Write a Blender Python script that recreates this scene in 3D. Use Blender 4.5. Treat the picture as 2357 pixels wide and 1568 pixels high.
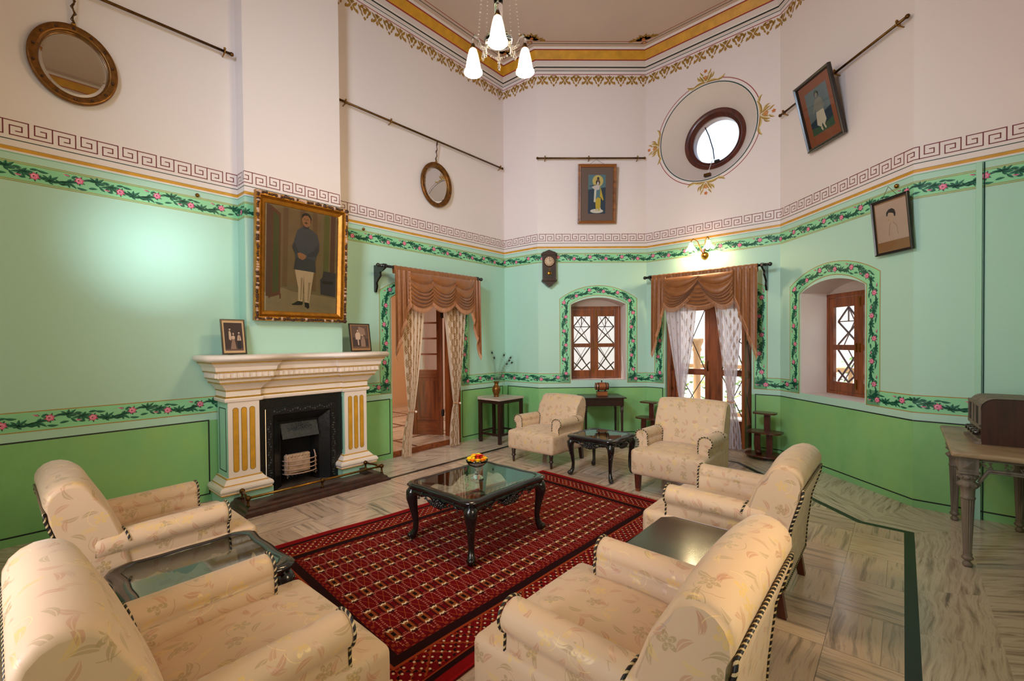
import bpy, bmesh, math, random
from mathutils import Vector, Matrix, geometry
R=math.radians; PI=math.pi
rnd=random.Random(7)
for o in list(bpy.data.objects): bpy.data.objects.remove(o)
scene=bpy.context.scene; COL=scene.collection
# ---------------------------------------------------------------- camera
IMW,IMH=2357.0,1568.0
cam_d=bpy.data.cameras.new('camera'); cam=bpy.data.objects.new('camera',cam_d); COL.objects.link(cam)
cam_d.sensor_width=36; cam_d.sensor_fit='HORIZONTAL'; cam_d.lens=1038.9*36/IMW
cam_d.shift_x=(IMW/2-1177.27)/IMW; cam_d.shift_y=17.6/IMW
cam_d.clip_start=.02; cam_d.clip_end=200
cam.matrix_world=Matrix.Translation((0,0,1.5))@Matrix.Rotation(R(90-.7706),4,'X')@Matrix.Rotation(R(-.463),4,'Z')
scene.camera=cam
scene.view_settings.view_transform='Standard'; scene.view_settings.look='None'
scene.view_settings.gamma=1; scene.view_settings.exposure=0.0; scene.view_settings.use_curve_mapping=False
scene.cycles.max_bounces=9; scene.cycles.diffuse_bounces=5; scene.cycles.glossy_bounces=4
scene.cycles.transmission_bounces=8; scene.cycles.transparent_max_bounces=12
scene.cycles.sample_clamp_indirect=4; scene.cycles.caustics_reflective=False; scene.cycles.caustics_refractive=False
scene.cycles.use_denoising=True
# ---------------------------------------------------------------- plan of the room (metres)
TA=R(139.0207)
tA=Vector((math.sin(TA),-math.cos(TA),0)); nA=Vector((math.cos(TA),math.sin(TA),0)); DA=5.0285
ROTA=math.atan2(tA.y,tA.x)
def FP(s,q,z=0): return nA*(DA-q)+tA*s+Vector((0,0,z))   # s along the fireplace wall, q away from it
def V2(x,y): return Vector((x,y,0))
cAB=V2(-.1073,7.5443); cBC=V2(.4229,7.0960); cCD=V2(2.1352,7.1251); cDE=V2(3.4807,5.8440); cEF=V2(3.5687,4.0103)
QG=5.80; SR=-1.35
SAB=cAB.dot(tA)
# end of F where it meets the opposite wall
nF=Vector((math.cos(R(46.10)),math.sin(R(46.10)),0)); tF=Vector((nF.y,-nF.x,0))
lamF=(QG-(DA-cEF.dot(nA)))/(-(tF.dot(nA)))
cFG=cEF+tF*lamF
cGR=FP(SR,QG); cRA=FP(SR,0)
cK=[FP(1.633,0),FP(1.633,.187),FP(2.628,.187),FP(2.628,0)]
# ---------------------------------------------------------------- light
world=bpy.data.worlds.new('daylight'); scene.world=world; world.use_nodes=True
wn=world.node_tree; bg=wn.nodes['Background']
sky=wn.nodes.new('ShaderNodeTexSky'); sky.sky_type='NISHITA'; sky.sun_disc=False
sky.sun_elevation=R(48); sky.sun_rotation=R(295); sky.air_density=1.6; sky.dust_density=3.0
hz=wn.nodes.new('ShaderNodeMix'); hz.data_type='RGBA'; hz.inputs[0].default_value=.55; hz.inputs[7].default_value=(1.9,1.8,1.85,1)
wn.links.new(sky.outputs[0],hz.inputs[6]); wn.links.new(hz.outputs[2],bg.inputs[0]); bg.inputs[1].default_value=.62
def area(name,loc,target,sx,sy,power,col,spread=180):
    d=bpy.data.lights.new(name,'AREA'); d.shape='RECTANGLE'; d.size=sx; d.size_y=sy; d.energy=power; d.color=col; d.spread=R(spread)
    o=bpy.data.objects.new(name,d); COL.objects.link(o); o.location=loc
    o.rotation_euler=(Vector(target)-Vector(loc)).to_track_quat('-Z','Y').to_euler(); return o
def point(name,loc,power,col,r=.03):
    d=bpy.data.lights.new(name,'POINT'); d.energy=power; d.color=col; d.shadow_soft_size=r
    o=bpy.data.objects.new(name,d); COL.objects.link(o); o.location=loc; return o
# daylight from behind the viewer, plus two added fill lights
COOL=(.80,.90,1.0); WARM=(1.0,.72,.42)
area('daylight_rear_window',FP(SR+.10,3.3,1.8),FP(3,2.6,1.7),1.3,2.0,40,(1,.88,.90),105)
area('cool_upper_fill',FP(SR+.10,3.3,4.4),FP(3.2,1.9,3.2),1.0,1.0,80,(.60,.78,1.0),95)  # added cool fill for the far walls; the rear wall is closed up here
area('warm_side_fill',FP(1.6,QG-.10,1.6),FP(1.6,0,1.4),.7,.9,20,(1,.70,.38),150)  # added warm fill behind the viewer, no lamp stands here
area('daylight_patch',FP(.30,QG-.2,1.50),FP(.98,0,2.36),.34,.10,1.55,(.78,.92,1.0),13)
# ---------------------------------------------------------------- colours & node helpers
def sc(r,g,b,k=1.0):
    f=lambda v:((v/255.)/12.92 if v/255.<=.04045 else (((v/255.)+.055)/1.055)**2.4)
    return (f(r)*k,f(g)*k,f(b)*k,1)
class X:
    def __init__(s,nt,k): s.nt=nt; s.k=k
    def _m(s,op,*a):
        n=s.nt.nodes.new('ShaderNodeMath'); n.operation=op
        for i,v in enumerate((s,)+a):
            if isinstance(v,X): s.nt.links.new(v.k,n.inputs[i])
            else: n.inputs[i].default_value=v
        return X(s.nt,n.outputs[0])
    def __add__(s,o): return s._m('ADD',o)
    __radd__=__add__
    def __sub__(s,o): return s._m('SUBTRACT',o)
    def __rsub__(s,o): return (s*-1)+o
    def __mul__(s,o): return s._m('MULTIPLY',o)
    __rmul__=__mul__
    def __truediv__(s,o): return s._m('DIVIDE',o)
    def abs(s): return s._m('ABSOLUTE')
    def fr(s): return s._m('FRACT')
    def fl(s): return s._m('FLOOR')
    def lt(s,o): return s._m('LESS_THAN',o)
    def gt(s,o): return s._m('GREATER_THAN',o)
    def mn(s,o): return s._m('MINIMUM',o)
    def mx(s,o): return s._m('MAXIMUM',o)
    def sin(s): return s._m('SINE')
    def cos(s): return s._m('COSINE')
    def pw(s,o): return s._m('POWER',o)
    def mod2(s): return (s*.5).fr()*2
    def sqrt(s): return s._m('SQRT')
    def atan2(s,o): return s._m('ARCTAN2',o)
class Mt:
    def __init__(s,name):
        s.m=bpy.data.materials.new(name); s.m.use_nodes=True; s.nt=s.m.node_tree
        s.b=s.nt.nodes['Principled BSDF']
    def node(s,t,**kw):
        n=s.nt.nodes.new(t)
        for k,v in kw.items(): setattr(n,k,v)
        return n
    def link(s,a,b): s.nt.links.new(a.k if isinstance(a,X) else a,b)
    def coords(s,kind='Object'):
        tc=s.node('ShaderNodeTexCoord'); sep=s.node('ShaderNodeSeparateXYZ'); s.nt.links.new(tc.outputs[kind],sep.inputs[0])
        return [X(s.nt,sep.outputs[i]) for i in range(3)]
    def pos(s):
        g=s.node('ShaderNodeNewGeometry'); sep=s.node('ShaderNodeSeparateXYZ'); s.nt.links.new(g.outputs['Position'],sep.inputs[0])
        return [X(s.nt,sep.outputs[i]) for i in range(3)]
    def comb(s,x,y,z=0):
        c=s.node('ShaderNodeCombineXYZ')
        for i,v in enumerate((x,y,z)):
            if isinstance(v,X): s.nt.links.new(v.k,c.inputs[i])
            else: c.inputs[i].default_value=v
        return c.outputs[0]
    def noise(s,vec=None,scale=5,detail=3,rough=.55,dist=0):
        n=s.node('ShaderNodeTexNoise'); n.inputs['Scale'].default_value=scale; n.inputs['Detail'].default_value=detail
        n.inputs['Roughness'].default_value=rough; n.inputs['Distortion'].default_value=dist
        if vec is not None: s.link(vec,n.inputs['Vector'])
        return X(s.nt,n.outputs[0])
    def mix(s,f,a,b):
        n=s.node('ShaderNodeMix'); n.data_type='RGBA'
        if isinstance(f,X): s.nt.links.new(f.k,n.inputs[0])
        else: n.inputs[0].default_value=f
        for v,i in ((a,6),(b,7)):
            if isinstance(v,tuple): n.inputs[i].default_value=v
            else: s.nt.links.new(v,n.inputs[i])
        return n.outputs[2]
    def ramp(s,f,stops,interp='LINEAR'):
        n=s.node('ShaderNodeValToRGB'); n.color_ramp.interpolation=interp; e=n.color_ramp.elements
        while len(e)<len(stops): e.new(.5)
        for q,(p,c) in zip(e,stops): q.position=p; q.color=c
        s.nt.links.new(f.k,n.inputs[0]); return n.outputs[0]
    def col(s,c):
        if isinstance(c,tuple): s.b.inputs['Base Color'].default_value=c
        else: s.nt.links.new(c,s.b.inputs['Base Color'])
        return s
    def set(s,**kw):
        for k,v in kw.items():
            i=s.b.inputs[k.replace('_',' ')]
            if isinstance(v,X): s.nt.links.new(v.k,i)
            else: i.default_value=v
        return s
    def bump(s,h,strength=.3,dist=.01):
        n=s.node('ShaderNodeBump'); n.inputs['Strength'].default_value=strength; n.inputs['Distance'].default_value=dist
        s.link(h,n.inputs['Height']); s.nt.links.new(n.outputs[0],s.b.inputs['Normal']); return s
MAT={}
def plain(name,c,rough=.5,metal=0,var=0,scale=8,bump=0,spec=None,coat=0):
    m=Mt(name)
    if var:
        f=m.noise(None,scale,4); tc=m.node('ShaderNodeTexCoord'); m.nt.links.new(tc.outputs['Object'],f.k.node.inputs['Vector'])
        k1=tuple(v*(1-var) for v in c[:3])+(1,); k2=tuple(min(1,v*(1+var)) for v in c[:3])+(1,)
        m.col(m.ramp(f,[(.3,k1),(.7,k2)]))
        if bump: m.bump(f,bump,.01)
    else: m.col(c)
    m.set(Roughness=rough,Metallic=metal)
    if spec is not None: m.b.inputs['Specular IOR Level'].default_value=spec
    if coat: m.b.inputs['Coat Weight'].default_value=coat; m.b.inputs['Coat Roughness'].default_value=.12
    MAT[name]=m.m; return m.m
def wood(name,c1,c2,axis=2,scale=6,rough=.35,coat=.3):
    m=Mt(name); x=m.coords(); a=[x[i]*(1.2 if i==axis else 14) for i in range(3)]
    f=m.noise(m.comb(*a),scale*.25,5,.6,.6)
    m.col(m.ramp(f,[(.3,c1),(.62,c2)])).set(Roughness=rough)
    m.b.inputs['Coat Weight'].default_value=coat; m.b.inputs['Coat Roughness'].default_value=.15
    m.bump(f,.08,.003); MAT[name]=m.m; return m.m
# ---- walls: lime paint in three zones by height
m=Mt('wall_paint'); x,y,z=m.pos(); f=m.noise(m.comb(x,y,z),1.3,4,.6); f2=m.noise(m.comb(x,y,z),.7,2)
green=m.mix(f,sc(122,182,118),sc(138,194,124)); mint=m.mix(f2,sc(172,214,196),sc(180,216,194)); cream=m.mix(f2,sc(226,214,212),sc(230,216,208))
c=m.mix(z.gt(.773),green,mint); c=m.mix(z.gt(2.952),c,cream); m.col(c).set(Roughness=.55); m.bump(f,.06,.01); MAT['wall_paint']=m.m
plain('mint_paint',sc(168,214,186),.5); plain('pale_mint',sc(170,214,190),.5)
plain('cream_paint',sc(220,206,196),.6,var=.04,scale=1.2)
plain('ceiling_paint',sc(206,184,168),.7,var=.06,scale=.8)
m=Mt('dado_green'); x,y,z=m.pos(); f=m.noise(m.comb(x,y,z*.7),1.8,5,.65)
m.col(m.ramp(f,[(.3,sc(120,180,108)),(.5,sc(134,190,120)),(.7,sc(146,192,112))])).set(Roughness=.5); MAT['dado_green']=m.m
plain('band_green',sc(142,212,160),.5,var=.08,scale=2); plain('gold_paint',sc(172,132,50),.45,var=.15,scale=20)
plain('gold_line',sc(150,120,50),.5); plain('ochre',sc(205,148,34),.45,var=.15,scale=10); plain('key_red',sc(112,30,36),.5)
plain('line_red',sc(150,40,34),.5)
plain('line_green',sc(16,58,50),.5); plain('line_black',sc(14,26,24),.45); plain('leaf_dark',sc(6,78,60),.5); plain('leaf_mid',sc(34,122,88),.5)
plain('leaf_light',sc(70,150,105),.5); plain('rose_dark',sc(150,20,60),.5); plain('rose_mid',sc(222,100,140),.5); plain('rose_light',sc(244,178,196),.5)
plain('filigree',sc(158,116,36),.5,var=.25,scale=30); plain('filigree_red',sc(196,110,40),.5); plain('filigree_light',sc(204,178,110),.5)
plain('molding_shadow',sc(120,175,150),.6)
# ---- furniture
plain('black_lacquer',sc(16,15,16),.22,var=.3,scale=30,coat=.5); plain('black_iron',sc(20,19,19),.33,var=.3,scale=25,bump=.3)
plain('cast_iron_grey',sc(58,62,62),.45,.3,var=.3,scale=40,bump=.4); plain('soot',sc(7,6,6),.9)
plain('cream_stone',sc(238,222,208),.4,var=.04,scale=4); plain('brass',sc(150,108,46),.3,1,var=.25,scale=20); plain('old_brass',sc(96,66,32),.38,1,var=.35,scale=25)
plain('bronze_gold',sc(128,84,36),.36,.75,var=.3,scale=25)
wood('teak',sc(88,38,12),sc(142,72,28),2); wood('teak_h',sc(88,38,12),sc(142,72,28),0)
wood('mahogany',sc(52,18,10),sc(92,36,20),2); wood('mahogany_h',sc(52,18,10),sc(88,34,18),0); wood('dark_wood',sc(26,11,8),sc(48,22,15),2)
wood('walnut',sc(34,16,12),sc(66,30,20),2,rough=.42,coat=.15); wood('frame_wood',sc(96,52,20),sc(150,90,38),0,rough=.4)
wood('ebony_frame',sc(14,9,8),sc(30,18,14),0); wood('grey_wood',sc(84,74,64),sc(128,114,100),2,rough=.6,coat=0); wood('barrel_wood',sc(110,56,26),sc(160,92,48),0)
plain('gilt',sc(176,118,34),.38,.55,var=.25,scale=18); plain('gilt_dark',sc(74,44,26),.5,.25,var=.5,scale=50,bump=.6); plain('gilt_chip',sc(186,150,128),.7)
plain('white_pane',sc(235,235,240),.6)
m=Mt('cream_mount'); m.col(sc(200,170,140)).set(Roughness=.8); MAT['cream_mount']=m.m
# marble slab
def marble(name,c1,c2,c3,rough=.18):
    m=Mt(name); u,v,_=m.coords('UV'); w=m.noise(m.comb(u*1.3,v*1.3),1.2,2)
    f=m.noise(m.comb(u*.5+w*.3,v*6.5+w*.9),2.6,7,.66,.15)
    m.col(m.ramp(f,[(.30,c1),(.42,c2),(.52,c3),(.6,c2),(.66,c1),(.76,c2)])).set(Roughness=rough); MAT[name]=m.m; return m
marble('marble_slab',sc(112,102,96),sc(178,160,144),sc(206,190,174))
plain('floor_strip',sc(14,22,17),.35)
plain('table_marble',sc(196,178,166),.3,var=.12,scale=6)
m=Mt('old_marble'); x,y,z=m.coords(); f=m.noise(m.comb(x,y,z),3,6,.65,1); m.col(m.ramp(f,[(.3,sc(104,92,66)),(.5,sc(160,132,104)),(.7,sc(176,148,122))])).set(Roughness=.35); MAT['old_marble']=m.m
# parquet of marble squares, grain turned square by square
m=Mt('marble_floor'); x,y,z=m.coords('UV'); T=.435
ix=(x/T).fl(); iy=(y/T).fl(); par=(ix+iy).mod2().gt(.5); fx=(x/T).fr(); fy=(y/T).fr()
u=x*par+y*(1-par); v=y*par+x*(1-par)
fv=fy*par+fx*(1-par)
rs=(ix*12.9898+iy*78.233+ (fv*2).fl()*37.7).sin()*43758.5; rs=rs.fr()
w=m.noise(m.comb(u*1.4+rs*9,v*1.4+rs*5),1.2,2)
f=m.noise(m.comb(u*.6+rs*20+w*.25,v*7.5+w*(rs*.9+.15)+rs*31),2.6,7,.66,.12)
base=m.ramp(f,[(.28,sc(112,106,104)),(.40,sc(176,162,150)),(.50,sc(222,204,188)),(.60,sc(214,192,172)),(.68,sc(150,140,130)),(.8,sc(196,172,150))])
tint=m.mix(rs,sc(255,246,236),sc(222,212,204)); n=m.node('ShaderNodeMix'); n.data_type='RGBA'; n.blend_type='MULTIPLY'; n.inputs[0].default_value=1
m.nt.links.new(base,n.inputs[6]); m.nt.links.new(tint,n.inputs[7])
seam=((fx-.5).abs().gt(.4965)).mx((fy-.5).abs().gt(.4965)).mx(((fv-.5).abs()).lt(.0028))
m.col(m.mix(seam*.75,n.outputs[2],sc(96,84,74))).set(Roughness=.16); MAT['marble_floor']=m.m
# brocade upholstery
def brocade(name,ground,lit,k=1.0):
    m=Mt(name); u,v,_=m.coords('UV')
    def layer(scale,rnds,kind):
        vo=m.node('ShaderNodeTexVoronoi'); vo.voronoi_dimensions='2D'; vo.feature='F1'; vo.inputs['Scale'].default_value=scale; vo.inputs['Randomness'].default_value=.75
        m.link(m.comb(u+rnds,v+rnds*.7),vo.inputs['Vector'])
        sp=m.node('ShaderNodeSeparateXYZ'); m.nt.links.new(vo.outputs['Position'],sp.inputs[0])
        px=X(m.nt,sp.outputs[0]); py=X(m.nt,sp.outputs[1])
        dx=(u+rnds)-px; dy=(v+rnds*.7)-py
        sr=m.node('ShaderNodeSeparateColor'); m.nt.links.new(vo.outputs['Color'],sr.inputs[0]); cr=X(m.nt,sr.outputs[0]); cg=X(m.nt,sr.outputs[1])
        a=cr*6.283; ca=a.cos(); sa=a.sin(); lx=dx*ca+dy*sa; ly=dy*ca-dx*sa
        if kind=='leaf':
            ly2=ly+lx*lx*9; h=(1-(lx/.034)*(lx/.034)); sh=(ly2.abs()/.0095).lt(h); vein=(ly2.abs()).gt(.0012)
            return sh*vein,cg
        if kind=='flower':
            r=(lx*lx+ly*ly).sqrt(); th=ly.atan2(lx); R0=(th*2.5).cos().abs()*.022+.008
            return r.lt(R0)*(r.gt(.004))*((r-R0*.6).abs().gt(.0012)),cg
        if kind=='stem':
            r=(lx*lx+ly*ly).sqrt(); th=ly.atan2(lx)
            return ((r-(th*.009+.04)).abs()).lt(.0010)*(th.gt(-.3))*(th.lt(1.9)),cg
    l1,c1=layer(10,3.1,'leaf'); l2,c2=layer(6.2,11.7,'flower'); l3,c3=layer(6.2,11.7,'stem'); l4,c4=layer(10,23.3,'leaf')
    base=m.mix(m.noise(m.comb(u,v),3,2),ground,tuple(g*.93 for g in ground[:3])+(1,))
    pink=sc(184,132,102); gold=sc(216,182,108); olive=sc(162,140,98)
    pat=m.mix(c1.gt(.5),pink,olive)
    c=m.mix(l1*.6,base,pat); c=m.mix(l4*.5,c,m.mix(c4.gt(.5),gold,pink)); c=m.mix(l3*.8,c,m.mix(c3.gt(.5),lit,olive)); c=m.mix(l2*.7,c,m.mix(c2.gt(.5),gold,olive))
    wv=(u*900).sin()*(v*900).sin()
    m.col(c).set(Roughness=.62-(l2.mx(l3).mx(l4))*.25); m.b.inputs['Sheen Weight'].default_value=.25; m.b.inputs['Sheen Roughness'].default_value=.4
    m.bump(m.noise(m.comb(u,v),40,2)*.4+l2.mx(l1)*.4,.12,.002); MAT[name]=m.m
brocade('brocade',sc(206,178,146),sc(226,198,140))
m=Mt('rope_cord'); u,v,_=m.coords('UV'); st=((u*38+v).fr()).lt(.66); m.col(m.mix(st,sc(196,174,130),sc(18,12,12))).set(Roughness=.5); MAT['rope_cord']=m.m
# curtain cloths
m=Mt('copper_silk'); u,v,_=m.coords('UV'); f=m.noise(m.comb(u*6,v*6),3,3); m.col(m.ramp(f,[(.3,sc(128,74,30)),(.7,sc(150,92,40))])).set(Roughness=.42); m.b.inputs['Sheen Weight'].default_value=.3; MAT['copper_silk']=m.m
plain('fringe_pink',sc(196,138,98),.7)
def damask(name,ground,motif,trans):
    m=Mt(name); u,v,_=m.coords('UV'); P=.150; Q=.175
    col=(u/P).fl(); fu=(u/P).fr()-.5; fv=(v/Q+col.mod2()*.5).fr()-.5
    X_=fu*P; Y_=fv*Q; w=(1-(Y_/.062).abs()).mx(0); wd=(w*3.14159*.5).sin()*.036*(((Y_*150).cos())*.12+.9)
    ins=(X_.abs()).lt(wd); hole=((X_*230).sin()*(Y_*190).sin()).gt(-.35)
    f=ins*hole
    m.col(m.mix(f,ground,motif)).set(Roughness=.7)
    tr=m.node('ShaderNodeBsdfTranslucent'); m.nt.links.new(m.mix(f,ground,motif),tr.inputs[0])
    tp=m.node('ShaderNodeBsdfTransparent'); mx=m.node('ShaderNodeMixShader'); mx.inputs[0].default_value=.5
    m.nt.links.new(m.b.outputs[0],mx.inputs[1]); m.nt.links.new(tr.outputs[0],mx.inputs[2])
    m2=m.node('ShaderNodeMixShader'); k=(1-f)*trans; m.nt.links.new(k.k,m2.inputs[0]); m.nt.links.new(mx.outputs[0],m2.inputs[1]); m.nt.links.new(tp.outputs[0],m2.inputs[2])
    out=[n for n in m.nt.nodes if n.type=='OUTPUT_MATERIAL'][0]; m.nt.links.new(m2.outputs[0],out.inputs[0]); MAT[name]=m.m
damask('sheer_white',sc(240,234,240),sc(176,138,108),.14); damask('sheer_cream',sc(232,214,190),sc(172,138,92),.06)
# glass
def glass(name,c,rough=.0,ior=1.45,shadow=True):
    m=Mt(name); m.set(Roughness=rough,IOR=ior); m.b.inputs['Transmission Weight'].default_value=1; m.b.inputs['Base Color'].default_value=c; MAT[name]=m.m
glass('table_glass',(.70,.88,.82,1),.02,1.5); glass('clear_glass',(.97,.98,1,1),0,1.45); glass('crystal',(1,.98,.95,1),.02,1.5)
m=Mt('window_glass'); g=m.node('ShaderNodeBsdfGlossy'); g.inputs['Roughness'].default_value=.02; tp=m.node('ShaderNodeBsdfTransparent'); tp.inputs[0].default_value=(.93,.95,.97,1)
mx=m.node('ShaderNodeMixShader'); mx.inputs[0].default_value=.06; m.nt.links.new(tp.outputs[0],mx.inputs[1]); m.nt.links.new(g.outputs[0],mx.inputs[2])
out=[n for n in m.nt.nodes if n.type=='OUTPUT_MATERIAL'][0]; m.nt.links.new(mx.outputs[0],out.inputs[0]); MAT['window_glass']=m.m
m=Mt('picture_glass'); g=m.node('ShaderNodeBsdfGlossy'); g.inputs['Roughness'].default_value=.03; tp=m.node('ShaderNodeBsdfTransparent')
fr=m.node('ShaderNodeFresnel'); fr.inputs[0].default_value=1.45
mx=m.node('ShaderNodeMixShader'); m.nt.links.new(fr.outputs[0],mx.inputs[0]); m.nt.links.new(tp.outputs[0],mx.inputs[1]); m.nt.links.new(g.outputs[0],mx.inputs[2])
out=[n for n in m.nt.nodes if n.type=='OUTPUT_MATERIAL'][0]; m.nt.links.new(mx.outputs[0],out.inputs[0]); MAT['picture_glass']=m.m
plain('mirror_silver',(.82,.82,.8,1),.02,1)
def emis(name,c,st):
    m=Mt(name); m.set(Emission_Strength=st); m.b.inputs['Emission Color'].default_value=c; m.b.inputs['Base Color'].default_value=c; MAT[name]=m.m; return m
emis('lamp_bulb',(1,.85,.6,1),60)
m=emis('frosted_shade',(1,.74,.46,1),1.6); x,y,z=m.coords(); 
m=emis('hot_shade',(1,.76,.48,1),5.0); x,y,z=m.coords('Generated'); m.set(Emission_Strength=(1-z).pw(1.6)*20+2.0)
# ---------------------------------------------------------------- mesh builder
class M:
    def __init__(s): s.v=[]; s.f=[]; s.m=[]; s.uv=[]; s.sm=[]; s.mats=[]; s.T=None
    def mi(s,name):
        if name not in s.mats: s.mats.append(name)
        return s.mats.index(name)
    def pt(s,p):
        p=Vector(p); 
        if s.T is not None: p=s.T@p
        s.v.append(p); return len(s.v)-1
    def face(s,idx,mat,smooth=True,uv=None):
        s.f.append(tuple(idx)); s.m.append(s.mi(mat)); s.sm.append(smooth); s.uv.append(uv)
    def poly(s,pts,mat,smooth=False,uv=None): s.face([s.pt(p) for p in pts],mat,smooth,uv)
    def grid(s,fn,nu,nv,mat,smooth=True,cu=False,cv=False,uvs=None):
        ids=[[s.pt(fn(i/nu,j/nv)) for j in range(nv+(0 if cv else 1))] for i in range(nu+(0 if cu else 1))]
        for i in range(nu):
            for j in range(nv):
                a,b=i,(i+1)%len(ids); c,d=j,(j+1)%len(ids[0])
                uv=None
                if uvs: uv=[uvs(i/nu,j/nv),uvs((i+1)/nu,j/nv),uvs((i+1)/nu,(j+1)/nv),uvs(i/nu,(j+1)/nv)]
                s.face((ids[a][c],ids[b][c],ids[b][d],ids[a][d]),mat,smooth,uv)
        return ids
    def box(s,c,d,mat,rz=0,rot=None):
        c=Vector(c); h=Vector(d)/2; Rm=rot if rot is not None else Matrix.Rotation(rz,3,'Z')
        ids=[s.pt(c+Rm@Vector((h.x*a,h.y*b,h.z*e))) for a in(-1,1) for b in(-1,1) for e in(-1,1)]
        for q in ((0,1,3,2),(4,6,7,5),(0,4,5,1),(2,3,7,6),(0,2,6,4),(1,5,7,3)): s.face([ids[k] for k in q],mat,False)
    def tube(s,path,r,mat,n=8,closed=False,caps=True,rf=None,uvlen=False):
        P=[Vector(p) for p in path]; N=len(P); rings=[]; L=0; Ls=[]
        up=None
        for i,p in enumerate(P):
            a=P[(i-1)%N] if (closed or i>0) else p; b=P[(i+1)%N] if (closed or i<N-1) else p
            t=(b-a); t=t.normalized() if t.length>1e-9 else Vector((0,0,1))
            if up is None: up=Vector((0,0,1)) if abs(t.z)<.9 else Vector((1,0,0))
            x=t.cross(up).normalized(); up=x.cross(t).normalized()
            rr=(rf(i/(N-1 if not closed else N)) if rf else 1)*r
            if i>0: L+=(p-P[i-1]).length
            Ls.append(L)
            rings.append([s.pt(p+x*math.cos(2*PI*k/n)*rr+up*math.sin(2*PI*k/n)*rr) for k in range(n)])
        for i in range(N if closed else N-1):
            j=(i+1)%N; l0=Ls[i]; l1=Ls[j] if j>i else Ls[i]+(P[j]-P[i]).length
            for k in range(n):
                k2=(k+1)%n; uv=[(l0,k/n),(l1,k/n),(l1,(k+1)/n),(l0,(k+1)/n)]
                s.face((rings[i][k],rings[j][k],rings[j][k2],rings[i][k2]),mat,True,uv)
        if caps and not closed:
            s.face(rings[0][::1],mat,False); s.face(rings[-1][::-1],mat,False)
    def lathe(s,prof,mat,c=(0,0,0),n=24,axis='z',sq=None):
        c=Vector(c); rings=[]
        for r,h in prof:
            ring=[]
            for k in range(n):
                a=2*PI*k/n; rr=max(r,1e-4)
                x,y=rr*math.cos(a),rr*math.sin(a)
                if axis=='z': p=Vector((x,y,h))
                elif axis=='x': p=Vector((h,x,y))
                else: p=Vector((x,h,y))
                ring.append(s.pt(c+p))
            rings.append(ring)
        for i in range(len(rings)-1):
            for k in range(n):
                q=(rings[i][k],rings[i][(k+1)%n],rings[i+1][(k+1)%n],rings[i+1][k])
                s.face(q if axis!='y' else q[::-1],mat,True)
        s.face(rings[0][::-1],mat,False); s.face(rings[-1],mat,False)
    def ball(s,c,r,mat,n=10,k=(1,1,1)):
        c=Vector(c)
        prof=[(math.sin(PI*i/n)*r,-math.cos(PI*i/n)*r) for i in range(n+1)]
        m0=len(s.v); s.lathe(prof,mat,(0,0,0),max(8,n))
        # reposition with scaling
        Ti=s.T.inverted() if s.T is not None else None
        for i in range(m0,len(s.v)):
            p=Ti@s.v[i] if Ti is not None else s.v[i]
            p=Vector((p.x*k[0],p.y*k[1],p.z*k[2]))+c
            s.v[i]=s.T@p if s.T is not None else p
    def prism(s,pts2,y0,y1,mat,plane='xz',smooth=False,caps=True):
        f={'xz':lambda p,y:(p[0],y,p[1]),'xy':lambda p,y:(p[0],p[1],y),'yz':lambda p,y:(y,p[0],p[1])}[plane]
        a=[s.pt(f(p,y0)) for p in pts2]; b=[s.pt(f(p,y1)) for p in pts2]; n=len(a)
        for i in range(n): s.face((a[i],a[(i+1)%n],b[(i+1)%n],b[i]),mat,smooth)
        if caps:
            tri=geometry.tessellate_polygon([[Vector((p[0],p[1],0)) for p in pts2]])
            for t in tri: s.face([a[k] for k in t],mat,False); s.face([b[k] for k in t][::-1],mat,False)
    def rbox(s,c,d,r,mat,n=6,bulge=(0,0,0,0,0,0),fn=None):
        # rounded box; bulge: -x +x -y +y -z +z
        c=Vector(c); h=Vector(d)/2; r=min(r,min(h)*.999)
        def ax(hh):
            e=hh-r; k=4
            a=[-hh+r*(1-math.cos(PI/2*i/k)) for i in range(k)]+[-e+2*e*i/n for i in range(n+1)]+[hh-r*(1-math.cos(PI/2*i/k)) for i in range(k-1,-1,-1)]
            return a
        A=[ax(h[i]) for i in range(3)]; cache={}
        def vert(p):
            key=tuple(round(t,6) for t in p)
            if key in cache: return cache[key]
            q=Vector([max(-(h[i]-r),min(h[i]-r,p[i])) for i in range(3)]); dlt=Vector(p)-q
            P=q+dlt.normalized()*r if dlt.length>1e-9 else Vector(p)
            w=lambda i:1-min(1,abs(P[i]/h[i]))**2.2
            P.z+=bulge[5]*w(0)*w(1)*max(0,P.z/h.z)-bulge[4]*w(0)*w(1)*max(0,-P.z/h.z)
            P.y+=bulge[3]*w(0)*w(2)*max(0,P.y/h.y)-bulge[2]*w(0)*w(2)*max(0,-P.y/h.y)
            P.x+=bulge[1]*w(1)*w(2)*max(0,P.x/h.x)-bulge[0]*w(1)*w(2)*max(0,-P.x/h.x)
            P=P+c
            if fn: P=fn(P)
            cache[key]=s.pt(P); return cache[key]
        for k in range(3):
            i,j=(k+1)%3,(k+2)%3
            for sg in(-1,1):
                for a in range(len(A[i])-1):
                    for b in range(len(A[j])-1):
                        q=[]
                        for (ai,bj) in ((a,b),(a+1,b),(a+1,b+1),(a,b+1)):
                            p=[0,0,0]; p[k]=sg*h[k]; p[i]=A[i][ai]; p[j]=A[j][bj]; q.append(vert(p))
                        if len(set(q))<3: continue
                        if sg<0: q=q[::-1]
                        qq=[]; 
                        for t in q:
                            if t not in qq: qq.append(t)
                        s.face(qq,mat,True)
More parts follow.
